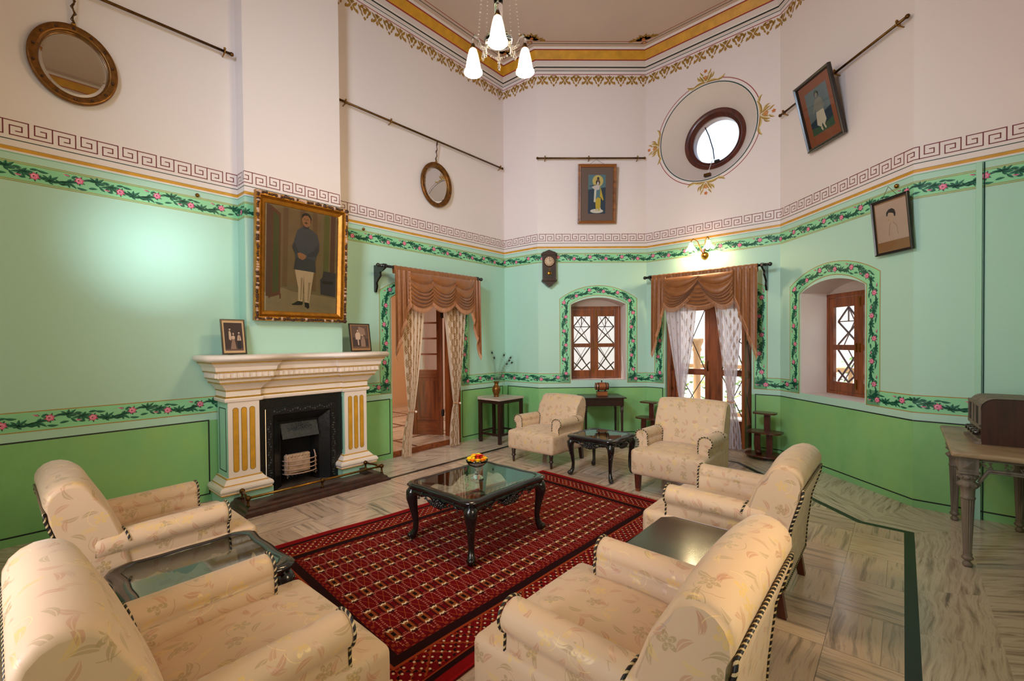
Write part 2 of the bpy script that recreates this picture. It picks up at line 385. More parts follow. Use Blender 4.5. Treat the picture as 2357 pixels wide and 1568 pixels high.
    def build(s,name,parent=None,boxuv=0,kind=None,bevel=0,label=None):
        me=bpy.data.meshes.new(name); me.from_pydata([tuple(p) for p in s.v],[],s.f)
        for k in s.mats: me.materials.append(MAT[k])
        me.polygons.foreach_set('material_index',s.m); me.polygons.foreach_set('use_smooth',s.sm)
        if any(u is not None for u in s.uv) or boxuv:
            ul=me.uv_layers.new(name='UVMap'); ox=rnd.random()*3
            for p in me.polygons:
                uv=s.uv[p.index]
                if uv is not None:
                    for li,q in zip(p.loop_indices,uv): ul.data[li].uv=q
                elif boxuv:
                    n=p.normal; ax=max(range(3),key=lambda i:abs(n[i]))
                    for li in p.loop_indices:
                        co=me.vertices[me.loops[li].vertex_index].co
                        q={0:(co.y,co.z),1:(co.x,co.z),2:(co.x,co.y)}[ax]; ul.data[li].uv=(q[0]*boxuv+ox+ax*.37,q[1]*boxuv+ox*.5)
        me.update(); o=bpy.data.objects.new(name,me); COL.objects.link(o)
        if parent is not None: o.parent=parent
        if bevel:
            b=o.modifiers.new('bevel','BEVEL'); b.width=bevel; b.segments=2; b.limit_method='ANGLE'; b.angle_limit=R(40)
        if kind: o['kind']=kind
        if label: o['label']=label
        return o
def thing(name,label,cat,loc=(0,0,0),rz=0,group=None):
    o=bpy.data.objects.new(name,None); COL.objects.link(o); o.location=loc; o.rotation_euler=(0,0,rz); o.empty_display_size=.1
    o['label']=label; o['category']=cat
    if group: o['group']=group
    return o
def tag(o,label,cat,group=None):
    o['label']=label; o['category']=cat
    if group: o['group']=group
    return o
def copy_tree(o,parent=None,label=None):
    c=o.copy(); COL.objects.link(c)
    if parent is not None: c.parent=parent
    if label: c['label']=label
    for ch in list(o.children): copy_tree(ch,c)
    return c
# ---------------------------------------------------------------- wall segments (plan chain, left to right)
class Seg:
    def __init__(s,owner,P0,P1):
        s.owner=owner; s.P0=P0; s.P1=P1; s.L=(P1-P0).length; s.t=(P1-P0).normalized(); s.n=Vector((-s.t.y,s.t.x,0)); s.c0=0
    def P(s,x,z,off=0): return s.P0+s.t*x-s.n*off+Vector((0,0,z))
SG={}
order=[('A1','wall_left',cRA,cK[0]),('K1','wall_chimney',cK[0],cK[1]),('K2','wall_chimney',cK[1],cK[2]),('K3','wall_chimney',cK[2],cK[3]),('A2','wall_left',cK[3],cAB),
 ('B','wall_corner',cAB,cBC),('C','wall_back',cBC,cCD),('D','wall_bay',cCD,cDE),('E','wall_right',cDE,cEF),('F','wall_far_right',cEF,cFG),('G','wall_opposite',cFG,cGR),('R','wall_rear',cGR,cRA)]
c=0; CH=[]
for k,ow,a,b in order:
    g=Seg(ow,a,b); g.c0=c; c+=g.L; SG[k]=g; CH.append(g)
CA1=SG['A1'].c0-SR            # chain coordinate of s=0 on A1
def cs(s): return s-SR if s<=1.633 else SG['A2'].c0+(s-2.628)
WM={ow:M() for ow in ['wall_left','wall_chimney','wall_corner','wall_back','wall_bay','wall_right','wall_far_right','wall_opposite','wall_rear']}
ZC=6.05
# inward check
for g in CH: pass
def clip(poly,x0,x1):
    def half(P,f,g):
        out=[]
        for i in range(len(P)):
            a,b=P[i],P[(i+1)%len(P)]; fa,fb=f(a),f(b)
            if fa>=0: out.append(a)
            if (fa>=0)!=(fb>=0):
                t=fa/(fa-fb); out.append((a[0]+(b[0]-a[0])*t,a[1]+(b[1]-a[1])*t))
        return out
    poly=half(poly,lambda p:p[0]-x0,None)
    return half(poly,lambda p:x1-p[0],None) if poly else poly
def deco(poly,mat,layer=1,holes=None):
    """flat painted patch, poly in (chain c, height z), convex"""
    lo=min(p[0] for p in poly); hi=max(p[0] for p in poly)
    for g in CH:
        if hi<g.c0 or lo>g.c0+g.L: continue
        q=clip(poly,g.c0,g.c0+g.L)
        if len(q)<3: continue
        ar=sum(q[i][0]*q[(i+1)%len(q)][1]-q[(i+1)%len(q)][0]*q[i][1] for i in range(len(q)))
        if abs(ar)<1e-9: continue
        if ar<0: q=q[::-1]
        WM[g.owner].poly([g.P(x-g.c0,z,layer*.0008) for x,z in q],mat)
def drect(c0,c1,z0,z1,mat,layer=1): deco([(c0,z0),(c1,z0),(c1,z1),(c0,z1)],mat,layer)
def dline(pts,w,mat,layer=1):
    for a,b in zip(pts,pts[1:]):
        dx,dz=b[0]-a[0],b[1]-a[1]; L=math.hypot(dx,dz)
        if L<1e-6: continue
        nx,nz=-dz/L*w/2,dx/L*w/2; ex,ez=dx/L*w/2,dz/L*w/2
        deco([(a[0]-ex+nx,a[1]-ez+nz),(a[0]-ex-nx,a[1]-ez-nz),(b[0]+ex-nx,b[1]+ez-nz),(b[0]+ex+nx,b[1]+ez+nz)],mat,layer)
# wall faces with openings
def wallface(seg,holes=(),z0=0,z1=ZC,mat='wall_paint',hatch=True):
    g=SG[seg]; m=WM[g.owner]
    outer=[(0,z0),(g.L,z0),(g.L,z1),(0,z1)]
    loops=[[Vector((x,z,0)) for x,z in outer]]+[[Vector((x,z,0)) for x,z in h] for h in holes]
    flat=[p for l in loops for p in l]
    for t in geometry.tessellate_polygon(loops):
        q=[flat[k] for k in t]; ar=(q[1]-q[0]).cross(q[2]-q[0]).z
        if ar<0: q=q[::-1]
        m.poly([g.P(p.x,p.y) for p in q],mat)
def arch(x0,x1,zb,zs,za,n=24):
    """closed outline: bottom, segmental arch"""
    xm=(x0+x1)/2; w=(x1-x0)/2; h=za-zs; Rr=(w*w+h*h)/(2*h); cz=za-Rr; a0=math.asin(w/Rr)
    top=[(xm+Rr*math.sin(a),cz+Rr*math.cos(a)) for a in [a0-2*a0*i/n for i in range(n+1)]]
    return [(x0,zb),(x1,zb)]+top
def reveal(seg,outline,depth,mat,splay=0,openb=False):
    g=SG[seg]; m=WM[g.owner]; n=len(outline)
    xm=sum(p[0] for p in outline)/n; zm=sum(p[1] for p in outline)/n
    for i in range(n):
        a,b=outline[i],outline[(i+1)%n]
        if openb and a[1]==b[1] and a[1]<.3: continue
        f=lambda p,o:g.P(xm+(p[0]-xm)*(1-(splay if o else 0)),zm+(p[1]-zm)*(1-(splay if o else 0)),-o)
        m.poly([f(a,0),f(b,0),f(b,depth),f(a,depth)],mat)
WINC=arch(.517,1.385,.89,2.082,2.19); WINE=arch(.385,1.32,.858,2.055,2.167)
DOORD=[(.297,0),(1.517,0),(1.517,2.28),(.297,2.28)]
OC=(.920,4.475); OR=.665
OCU=[(OC[0]+OR*math.cos(2*PI*i/64),OC[1]+OR*math.sin(2*PI*i/64)) for i in range(64)]
xA2=lambda s:s-2.628
DOORA=[(xA2(3.413),0),(xA2(4.612),0),(xA2(4.612),2.25),(xA2(3.413),2.25)]
wallface('A1'); wallface('K1'); wallface('K2',[[(.14,.0),(.875,.0),(.875,.84),(.14,.84)]]); wallface('K3'); wallface('A2',[DOORA]); wallface('B'); wallface('C',[WINC])
wallface('D',[DOORD,OCU]); wallface('E',[WINE]); wallface('F')
g=SG['G']; xg=lambda s:(cFG.dot(tA)-s)
WG=[(xg(2.2),.9),(xg(1.0),.9),(xg(1.0),2.6),(xg(2.2),2.6)]; WG=[(min(xg(2.2),xg(1.0)),.7),(max(xg(2.2),xg(1.0)),.7),(max(xg(2.2),xg(1.0)),2.5),(min(xg(2.2),xg(1.0)),2.5)]
wallface('G',[WG]); wallface('R',[[(1.7,.6),(3.3,.6),(3.3,2.9),(1.7,2.9)]])
reveal('C',WINC,.42,'cream_paint'); reveal('E',WINE,.42,'cream_paint')
for seg,W_,x0_,x1_,z1_ in (('C',WINC,.50,1.40,2.075),('E',WINE,.37,1.335,2.04)):
    gg=SG[seg]; pts=[(max(x0_,min(x1_,x)),z) for x,z in W_[2:]]; A_=pts[0]; m_=WM[gg.owner]
    for i in range(len(pts)-1): m_.poly([gg.P(pts[i][0],z1_-.03,-.36),gg.P(pts[i+1][0],z1_-.03,-.36),gg.P(pts[i+1][0],pts[i+1][1]+.01,-.36),gg.P(pts[i][0],pts[i][1]+.01,-.36)],'cream_paint')
reveal('D',DOORD,.5,'mint_paint',openb=True); reveal('A2',DOORA,.34,'teak',openb=True)
# oculus: splayed cream funnel
g=SG['D']; m=WM['wall_bay']; rings=[]
for (r,o) in ((OR,0),(.615,.08),(.535,.20),(.44,.33)):
    rings.append([m.pt(g.P(OC[0]+r*math.cos(2*PI*i/64),OC[1]+r*math.sin(2*PI*i/64)+(OR-r)*.05,-o)) for i in range(64)])
for a,b in zip(rings,rings[1:]):
    for i in range(64): m.face((a[i],a[(i+1)%64],b[(i+1)%64],b[i]),'cream_paint',True)
# ---------------------------------------------------------------- painted decoration
CEND=SG['F'].c0+SG['F'].L; CFULL=CEND
def hline(z,w,mat,layer=1,c0=0,c1=None): drect(c0,CFULL if c1 is None else c1,z-w/2,z+w/2,mat,layer)
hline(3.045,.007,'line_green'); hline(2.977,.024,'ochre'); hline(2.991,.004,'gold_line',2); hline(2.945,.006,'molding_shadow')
# greek key
zb,zt=3.080,3.186; H=zt-zb; P=.2593; w=.0078
c=cs(.228)-.02; c-=math.ceil(c/P)*P
while c<CEND:
    K=lambda a,b:(c+a*P,zb+b*H)
    for seg in ([K(.125,1),K(1,1)],[K(0,0),K(0,1)],[K(0,0),K(.4965,0)],[K(.6265,0),K(1,0)],[K(.4965,0),K(.4965,1)],
        [K(.125,1),K(.125,.29),K(.366,.29),K(.366,.655),K(.255,.655)],[K(.6265,0),K(.6265,.655),K(.87,.655),K(.87,.3),K(.752,.3)]): dline(seg,w,'key_red')
    c+=P
# vine ornament -------------------------------------------------
def leaf2(F,x,y,a,L,wd,curve=0,m1='leaf_dark',m2='leaf_mid',ly=3):
    n=5; L1=[];L2=[];Cn=[]
    for i in range(n+1):
        t=i/n; ang=a+curve*t; cx=x+L*t*math.cos(a+curve*t*.5); cy=y+L*t*math.sin(a+curve*t*.5)
        hw=wd*1.25*math.sin(PI*min(1,t*.92+.04))**.8*(1-.35*t)
        Cn.append((cx,cy)); L1.append((cx-math.sin(ang)*hw,cy+math.cos(ang)*hw)); L2.append((cx+math.sin(ang)*hw,cy-math.cos(ang)*hw))
    for i in range(n):
        deco([F(*p) for p in (Cn[i],Cn[i+1],L1[i+1],L1[i])],m2,ly); deco([F(*p) for p in (L2[i],L2[i+1],Cn[i+1],Cn[i])],m1,ly)
def blob2(F,x,y,r,n,mat,ly,star=0,rot=0):
    pts=[]
    for i in range(n):
        a=rot+2*PI*i/n; rr=r*(1+(star if i%2 else -star)); pts.append((x+rr*math.cos(a),y+rr*math.sin(a)))
    for i in range(n): deco([F(x,y),F(*pts[i]),F(*pts[(i+1)%n])],mat,ly)
def rose2(F,x,y,r,fl):
    for k in range(7): leaf2(F,x,y,k*2*PI/7+.3,r*1.75,r*.28,0,'leaf_dark','leaf_mid',4)
    for k in range(6): leaf2(F,x,y,k*PI/3+(.2 if fl else .7),r*1.35,r*.36,0,'rose_dark','rose_mid',5)
    blob2(F,x,y,r,12,'rose_mid',6,.05); blob2(F,x-r*.12,y,r*.72,10,'rose_light',7)
    blob2(F,x-r*.1,y-r*.02,r*.55,10,'rose_mid',8); blob2(F,x-r*.2,y+r*.05,r*.38,9,'rose_light',9); blob2(F,x-r*.2,y+r*.02,r*.26,8,'rose_dark',10)
def bud2(F,x,y,a,L):
    leaf2(F,x,y,a,L*.8,L*.22,.2,'leaf_dark','leaf_mid',4); leaf2(F,x+L*.1*math.cos(a),y+L*.1*math.sin(a),a,L,L*.15,0,'rose_mid','rose_light',5)
    leaf2(F,x+L*.3*math.cos(a),y+L*.3*math.sin(a),a,L*.55,L*.05,0,'rose_dark','rose_dark',6)
def unit(F,hb,P=.5,s=1.0):
    """one vine repeat along x in [0,P], half band height hb"""
    k=hb/.075; A=.038*k
    f=lambda x:A*math.cos(2*PI*(x/P)+PI*.25)
    N=14
    for i in range(N):
        x0=P*i/N; x1=P*(i+1)/N; 
        for o in (0,.008):
            q=[(x0,f(x0)-.003+o),(x1,f(x1)-.003+o),(x1,f(x1)+.003+o),(x0,f(x0)+.003+o)]
            deco([F(*p) for p in q],'leaf_dark',3)
    rose2(F,P*.25-.03,-.016*k,.028*k,0); rose2(F,P*.75-.03,.018*k,.028*k,1)
    bud2(F,P*.25-.095,-.028*k,PI*.97,.045*k); bud2(F,P*.75-.085,.045*k,PI*.92,.045*k)
    for (x,sg,a0) in ((.06,-1,0),(.34,1,0),(.55,-1,0),(.88,1,0)):
        bx=P*x; by=f(bx)*.8
        for da,L in ((.5,.08),(1.15,.055),(-.30,.07),(2.2,.055),(2.8,.07),(-1.0,.045)):
            leaf2(F,bx,by,sg*da,L*k,.011*k,.3*sg)
    for (x,y,a,L) in ((.22,.045,-.35,.075),(.14,.04,.3,.06),(.30,-.045,.5,.05),(.42,-.01,-.9,.07),(.47,-.045,.25,.06),(.66,-.05,-.3,.075),(.80,-.04,.35,.065),(.93,.0,-1.0,.06),(.97,.045,.1,.055),(.60,.03,.9,.045),(.02,-.03,-.4,.05),(.70,-.02,2.6,.05)):
        leaf2(F,P*x,y*k,a,L*k,.011*k,.4 if a<0 else -.4)
def vine(pts,hb,P=.5,phase=0,flip=1):
    """pts: polyline centre (c,z); vine laid along it"""
    L=[0]
    for a,b in zip(pts,pts[1:]): L.append(L[-1]+math.hypot(b[0]-a[0],b[1]-a[1]))
    tot=L[-1]; n=max(1,round(tot/P)); Pn=tot/n
    def at(d):
        d=max(-.02,min(tot+.02,d)); i=0
        while i<len(L)-2 and d>L[i+1]: i+=1
        a,b=pts[i],pts[i+1]; s=L[i+1]-L[i]; t=(d-L[i])/s; 
        return a[0]+(b[0]-a[0])*t,a[1]+(b[1]-a[1])*t,(b[0]-a[0])/s,(b[1]-a[1])/s
    for k in range(n):
        def F(x,y,k=k):
            px,pz,tx,tz=at(k*Pn+x*Pn/P); y=max(-hb*.93,min(hb*.93,y*flip)); return (px-tz*y,pz+tx*y)
        unit(F,hb,P)
# upper band, continuous round the room
zb,zt=2.738,2.887
drect(0,CFULL,zb,zt,'band_green',1)
for z_ in (zb,zb+.012,zt,zt-.012): hline(z_,.005,'gold_paint',2)
# unit laid out so that a low rose falls on s=.23
c0=cs(.228)-(.25*.5-.03); c0-=math.ceil(c0/.5)*.5
cc=c0
while cc<CEND+.1:
    unit(lambda x,y,cc=cc:(cc+x,(zb+zt)/2+y),.062); cc+=.5022
# lower band runs and risers; outer outline loops painted in gold
def band_run(c0,c1,z0=.848,z1=.998,gold=True):
    drect(c0,c1,z0,z1,'band_green',1)
def goldline(pts): dline(pts,.0075,'gold_paint',2)
cD=SG['D'].c0; cC=SG['C'].c0; cE=SG['E'].c0; cF=SG['F'].c0
zl,zh=.848,.998
def archband(c0,xo0,xo1,xi0,xi1,zso,zao,zsi,zai,zbot):
    """riser - arch - riser; returns centre line"""
    O=arch(xo0,xo1,zbot,zso,zao,24)[2:][::-1]; I=arch(xi0,xi1,zbot,zsi,zai,24)[2:][::-1]
    O=[(c0+x,z) for x,z in O]; I=[(c0+x,z) for x,z in I]
    for i in range(24): deco([I[i],I[i+1],O[i+1],O[i]],'band_green',1)
    deco([(c0+xo0,zbot),(c0+xi0,zbot),I[0],O[0]],'band_green',1); deco([(c0+xi1,zbot),(c0+xo1,zbot),O[-1],I[-1]],'band_green',1)
    goldline(O); goldline(I); goldline([(c0+xi0,zbot),I[0]]); goldline([(c0+xi1,zbot),I[-1]])
    goldline([(c0+xo0,zh),O[0]]); goldline([(c0+xo1,zh),O[-1]])
    mid=[((a[0]+b[0])/2,(a[1]+b[1])/2) for a,b in zip(O,I)]
    return [(c0+(xo0+xi0)/2,zbot+.07)]+mid+[(c0+(xo1+xi1)/2,zbot+.07)]
ra=archband(SG['A2'].c0,xA2(3.236),xA2(4.796),xA2(3.395),xA2(4.632),2.17,2.40,2.08,2.29,zl)
rc=archband(cC,.339,1.56,.502,1.405,2.17,2.378,2.09,2.227,zl)
rd=archband(cD,.134,1.706,.277,1.545,2.20,2.40,2.10,2.31,zl)
re=archband(cE,.193,1.496,.361,1.34,2.155,2.352,2.05,2.21,zl)
for r_ in (ra,rc,rd,re):
    h=len(r_)//2
    vine(r_[:h+1],.062,.46,flip=1); vine(r_[h:],.062,.46,flip=1)
# lower band runs
runs=[(0,cs(1.45)),(cs(2.84),cs(3.395)),(SG['A2'].c0+xA2(4.632),cC+.502),(cC+1.405,cD+.277),(cD+1.545,cE+.361),(cE+1.34,cF+.62)]
ends=[(None,None),(None,cs(3.236)),(SG['A2'].c0+xA2(4.796),cC+.339),(cC+1.56,cD+.134),(cD+1.706,cE+.193),(cE+1.496,None)]
for (a,b),(e0,e1) in zip(runs,ends):
    band_run(a,b); goldline([(a,zl),(b,zl)]); goldline([(e0 if e0 else a,zh),(e1 if e1 else b,zh)])
    n=max(1,round((b-a-.14)/.5)); 
    if e0 is None and e1 is None: 
        c_=cs(.055)-(.125-.03)-.75*.5+.125
        c_=cs(.293)-(.75*.5-.03); c_-=math.ceil((c_)/.5)*.5
        while c_<b: unit(lambda x,y,c_=c_:(c_+x,.923+y),.062); c_+=.4985
    else: vine([(a+.03,.923),(b-.03,.923)],.062,.5)
# dado panels: darker green field, black outline
for a,b in ((0,cs(1.352)),(cs(2.97),cs(3.372)),(cs(4.645),cs(SAB)-.07),(SG['B'].c0+.06,cD+.262),(cD+1.565,cF+.665)):
    drect(a,b,.068,.773,'dado_green',1); dline([(a,.068),(b,.068),(b,.773),(a,.773),(a,.068)],.012,'line_black',2)
# oculus rings and flourishes
def ring(r,w_,mat,a0=0,a1=2*PI,n=64,ly=1):
    for i in range(n):
        a=a0+(a1-a0)*i/n; b=a0+(a1-a0)*(i+1)/n
        deco([(cD+OC[0]+rr*math.cos(t),OC[1]+rr*math.sin(t)) for rr,t in ((r,a),(r,b),(r+w_,b),(r+w_,a))],mat,ly)
ring(OR+.004,.014,'line_green')
for k in range(4): ring(OR+.055,.010,'line_red',k*PI/2+.29,(k+1)*PI/2-.29,16)
def flourish(c,z,rot,s=1.0,big=True):
    ca,sa=math.cos(rot),math.sin(rot); F=lambda x,y:(c+x*ca-y*sa,z+x*sa+y*ca)
    A=('filigree','filigree_light')
    for sg in (1,-1):
        leaf2(F,0,0,PI/2-sg*1.25,.20*s,.018*s,-sg*1.0,*A,ly=3); leaf2(F,sg*.17*s,-.005*s,PI/2-sg*2.0,.10*s,.016*s,sg*1.6,*A,ly=3)
        leaf2(F,sg*.02*s,.01*s,PI/2-sg*.75,.13*s,.018*s,sg*.5,*A,ly=3); leaf2(F,sg*.06*s,.05*s,PI/2-sg*1.3,.09*s,.014*s,sg*1.3,*A,ly=3)
        leaf2(F,0,.02*s,PI/2-sg*.3,.10*s,.014*s,-sg*.4,*A,ly=3); leaf2(F,sg*.03*s,.11*s,PI/2-sg*1.0,.08*s,.012*s,sg*.8,*A,ly=3)
    blob2(F,0,.075*s,.026*s,10,'filigree_red',5,.25); blob2(F,0,.075*s,.010*s,8,'filigree_light',6); blob2(F,0,.165*s,.024*s,10,'filigree_red',5,.25)
for k in range(4):
    a=k*PI/2; rr=OR+.035; flourish(cD+OC[0]+rr*math.cos(a),OC[1]+rr*math.sin(a),a-PI/2,1.0)
# cornice fringe of gold filigree
zr=5.672
hline(zr,.010,'line_red',1); hline(zr+.055,.010,'line_green',1)
def fret(c,z,kind):
    F=lambda x,y:(c+x*1.06,z+y); A=('filigree','filigree')
    if kind:
        for sg in (1,-1):
            leaf2(F,sg*.005,-.012,-PI/2+sg*1.3,.088,.013,-sg*1.1,*A,ly=2); leaf2(F,sg*.078,-.03,-PI/2-sg*.2,.09,.014,-sg*.7,*A,ly=2)
            leaf2(F,sg*.02,-.06,-PI/2+sg*2.2,.05,.009,sg*1.0,*A,ly=2); leaf2(F,sg*.045,-.105,-PI/2-sg*.5,.05,.010,0,*A,ly=2); leaf2(F,sg*.03,-.03,-PI/2-sg*.8,.05,.008,0,*A,ly=2)
        leaf2(F,0,-.045,-PI/2,.07,.024,0,*A,ly=2); deco([F(0,-.14),F(-.02,-.163),F(0,-.19),F(.02,-.163)],'filigree',2); dline([F(0,0),F(0,-.04)],.005,'line_red',2)
    else:
        for sg in (1,-1):
            leaf2(F,0,-.045,-PI/2+sg*2.0,.04,.010,0,*A,ly=2); leaf2(F,sg*.008,-.09,-PI/2+sg*2.15,.09,.015,sg*.5,*A,ly=2)
            leaf2(F,sg*.008,-.09,-PI/2+sg*1.0,.08,.014,-sg*.6,*A,ly=2); leaf2(F,sg*.065,-.105,-PI/2+sg*.1,.055,.013,sg*.4,*A,ly=2)
        leaf2(F,0,-.02,-PI/2,.055,.02,0,*A,ly=2); deco([F(0,-.095),F(-.02,-.135),F(0,-.165),F(.02,-.135)],'filigree',2); dline([F(0,0),F(0,-.03)],.005,'line_red',2)
c_=SG['C'].c0; k=0; c0_=c_+ .62-.351*40
i=0; x=c0_
while x<CEND:
    if x>-.1: fret(x,zr-.004,i%2==0)
    x+=.1755; i+=1
# ---------------------------------------------------------------- openings' side rooms' walls and finish
WT={}
for k,mm in WM.items(): WT[k]=mm.build(k,kind='structure')
# floor -----------------------------------------------------------
plan=[g.P0 for g in CH]   # polygon round the room (clockwise seen from above)
def inset(poly,d,skipK=True):
    L=[]; n=len(poly)
    for i in range(n):
        a,b,c=poly[i-1],poly[i],poly[(i+1)%n]
        t1=(b-a).normalized(); t2=(c-b).normalized(); n1=Vector((t1.y,-t1.x,0)); n2=Vector((t2.y,-t2.x,0))
        # intersect offset lines
        A=Matrix(((n1.x,n1.y),(n2.x,n2.y))); r=A.inverted()@Vector((n1.dot(b)+d,n2.dot(b)+d)); L.append(V2(r.x,r.y))
    return L
room=[cRA,cAB,cBC,cCD,cDE,cEF,cFG,cGR]
fm=M(); zf=0.0
i1=inset(room,.704); i2=inset(room,.764); o2=inset(room,.40); outer=room
def aUV(p): return (p.dot(tA)-1.78+.435*20,(DA-p.dot(nA))-.82+.435*20)
fm.poly([p for p in i2][::-1],'marble_floor',uv=[aUV(p) for p in i2][::-1])
def bandfaces(a,b,mat,ang=0,sc_=1):
    n=len(a)
    for i in range(n):
        j=(i+1)%n; t=(a[j]-a[i]).normalized(); u=Vector((t.y,-t.x,0)); ca,sa=math.cos(ang),math.sin(ang)
        L=(a[j]-a[i]).length; 
        # slabs: cut the band into pieces, each with its own piece of marble
        k=max(1,round(L/.6)); 
        for q in range(k):
            f=lambda A,B,t_:A+(B-A)*t_
            P=[f(a[i],a[j],q/k),f(a[i],a[j],(q+1)/k),f(b[i],b[j],(q+1)/k),f(b[i],b[j],q/k)]
            ox,oy=rnd.random()*20,rnd.random()*20
            uv=[]
            for p in P:
                x=(p-a[i]).dot(t); y=(p-a[i]).dot(u); uv.append((x*ca+y*sa+ox,-x*sa+y*ca+oy))
            fm.poly(P[::-1],mat,uv=uv[::-1])
bandfaces(i1,i2,'floor_strip'); bandfaces(o2,i1,'marble_slab',R(4)); bandfaces(outer,o2,'marble_slab',R(52))
for dx,seg,d in (([.297,1.517],'D',.5),):
    g=SG[seg]; fm.poly([g.P(dx[0],0),g.P(dx[1],0),g.P(dx[1],0,-d),g.P(dx[0],0,-d)],'marble_slab',uv=[(0,0),(1.2,0),(1.2,.5),(0,.5)])
fm.build('floor',kind='structure')
# ceiling and cornice ---------------------------------------------
cm=M(); prof=[(0,5.67),(0,5.74),(.035,5.765),(.035,5.83),(.05,5.845),(.06,5.868)]
CZ=6.02
seqs=[(0,5.74),(.03,5.755),(.03,5.775),(.04,5.79),(.04,5.862),(.055,5.870),(.10,5.985),(.115,5.992),(.13,CZ)]
mats_=['cream_paint','line_black','cream_paint','cream_paint','line_red','ochre','line_red','cream_paint']
room2=[g.P0 for g in CH]
prev=None
def loopz(d,z): return [p+Vector((0,0,z)) for p in inset(room2,d)] if d>0 else [p+Vector((0,0,z)) for p in room2]
for (d,z),mt in zip(seqs,[None]+mats_):
    cur=loopz(d,z)
    if prev:
        n=len(cur)
        for i in range(n): cm.poly([prev[i],prev[(i+1)%n],cur[(i+1)%n],cur[i]],mt)
    prev=cur
for d,w_,mt in ((.195,.010,'line_black'),(.245,.010,'line_red')):
    a=[p+Vector((0,0,CZ-.001)) for p in inset(room,d)]; b=[p+Vector((0,0,CZ-.001)) for p in inset(room,d+w_)]
    for i in range(len(a)): cm.poly([a[i],a[(i+1)%len(a)],b[(i+1)%len(a)],b[i]],mt)
cm.build('trim_1',kind='structure')
c2=M(); c2.poly([p+Vector((0,0,CZ)) for p in room],'ceiling_paint')
# painted palmettes at the ceiling corners
rin=inset(room,.27)
for i in range(len(room)):
    b=rin[i]; cen=V2(sum(p.x for p in room)/8,sum(p.y for p in room)/8); d=(cen-b).normalized()
    if abs(i-1)>1 and i!=3 and i!=4 and i!=0: pass
    e=Vector((-d.y,d.x,0))
    def P3(x,y,l): return b+e*x+d*y+Vector((0,0,CZ-.0012-l*.0005))
    def lf(x,y,a,L,wd,cv,mt,l=1):
        n=5;pts1=[];pts2=[]
        for k in range(n+1):
            t=k/n; an=a+cv*t; cx=x+L*t*math.cos(a+cv*t*.5); cy=y+L*t*math.sin(a+cv*t*.5); hw=wd*math.sin(PI*min(1,t*.92+.04))
            pts1.append((cx-math.sin(an)*hw,cy+math.cos(an)*hw)); pts2.append((cx+math.sin(an)*hw,cy-math.cos(an)*hw))
        for k in range(n): c2.poly([P3(*pts1[k],l),P3(*pts1[k+1],l),P3(*pts2[k+1],l),P3(*pts2[k],l)],mt)
    for a_ in (-1.2,-.7,-.25,.25,.7,1.2): lf(0,.02,PI/2+a_,.15-.03*abs(a_),.030,.25*(1 if a_>0 else -1),'filigree')
    for sg in(1,-1):
        lf(sg*.01,.02,PI/2-sg*1.45,.17,.024,sg*.9,'filigree'); lf(sg*.13,.03,PI/2-sg*.5,.09,.03,-sg*1.8,'filigree')
    c2.poly([P3(0,.07,2),P3(-.03,.04,2),P3(0,.0,2),P3(.03,.04,2)],'filigree_red')
    for q in ([(0,-.01),(-.05,-.045),(0,-.08),(.05,-.045)],): c2.poly([P3(*p,1) for p in q],'line_red'); c2.poly([P3(p[0]*.6,p[1]*.6-.018,2) for p in q],'filigree_light')
c2.build('ceiling',kind='structure')
# conduit on the far right wall
mm=M(); gF=SG['F']; xF=.193-(cEF.dot(tF)); mm.box(gF.P(xF,1.47,.012),(.034,.02,2.94),'mint_paint',math.atan2(tF.y,tF.x)); mm.tube([gF.P(xF+.03,z,.006) for z in (0,1,2,2.94)],.004,'line_green',6)
mm.build('trim_2',kind='structure')
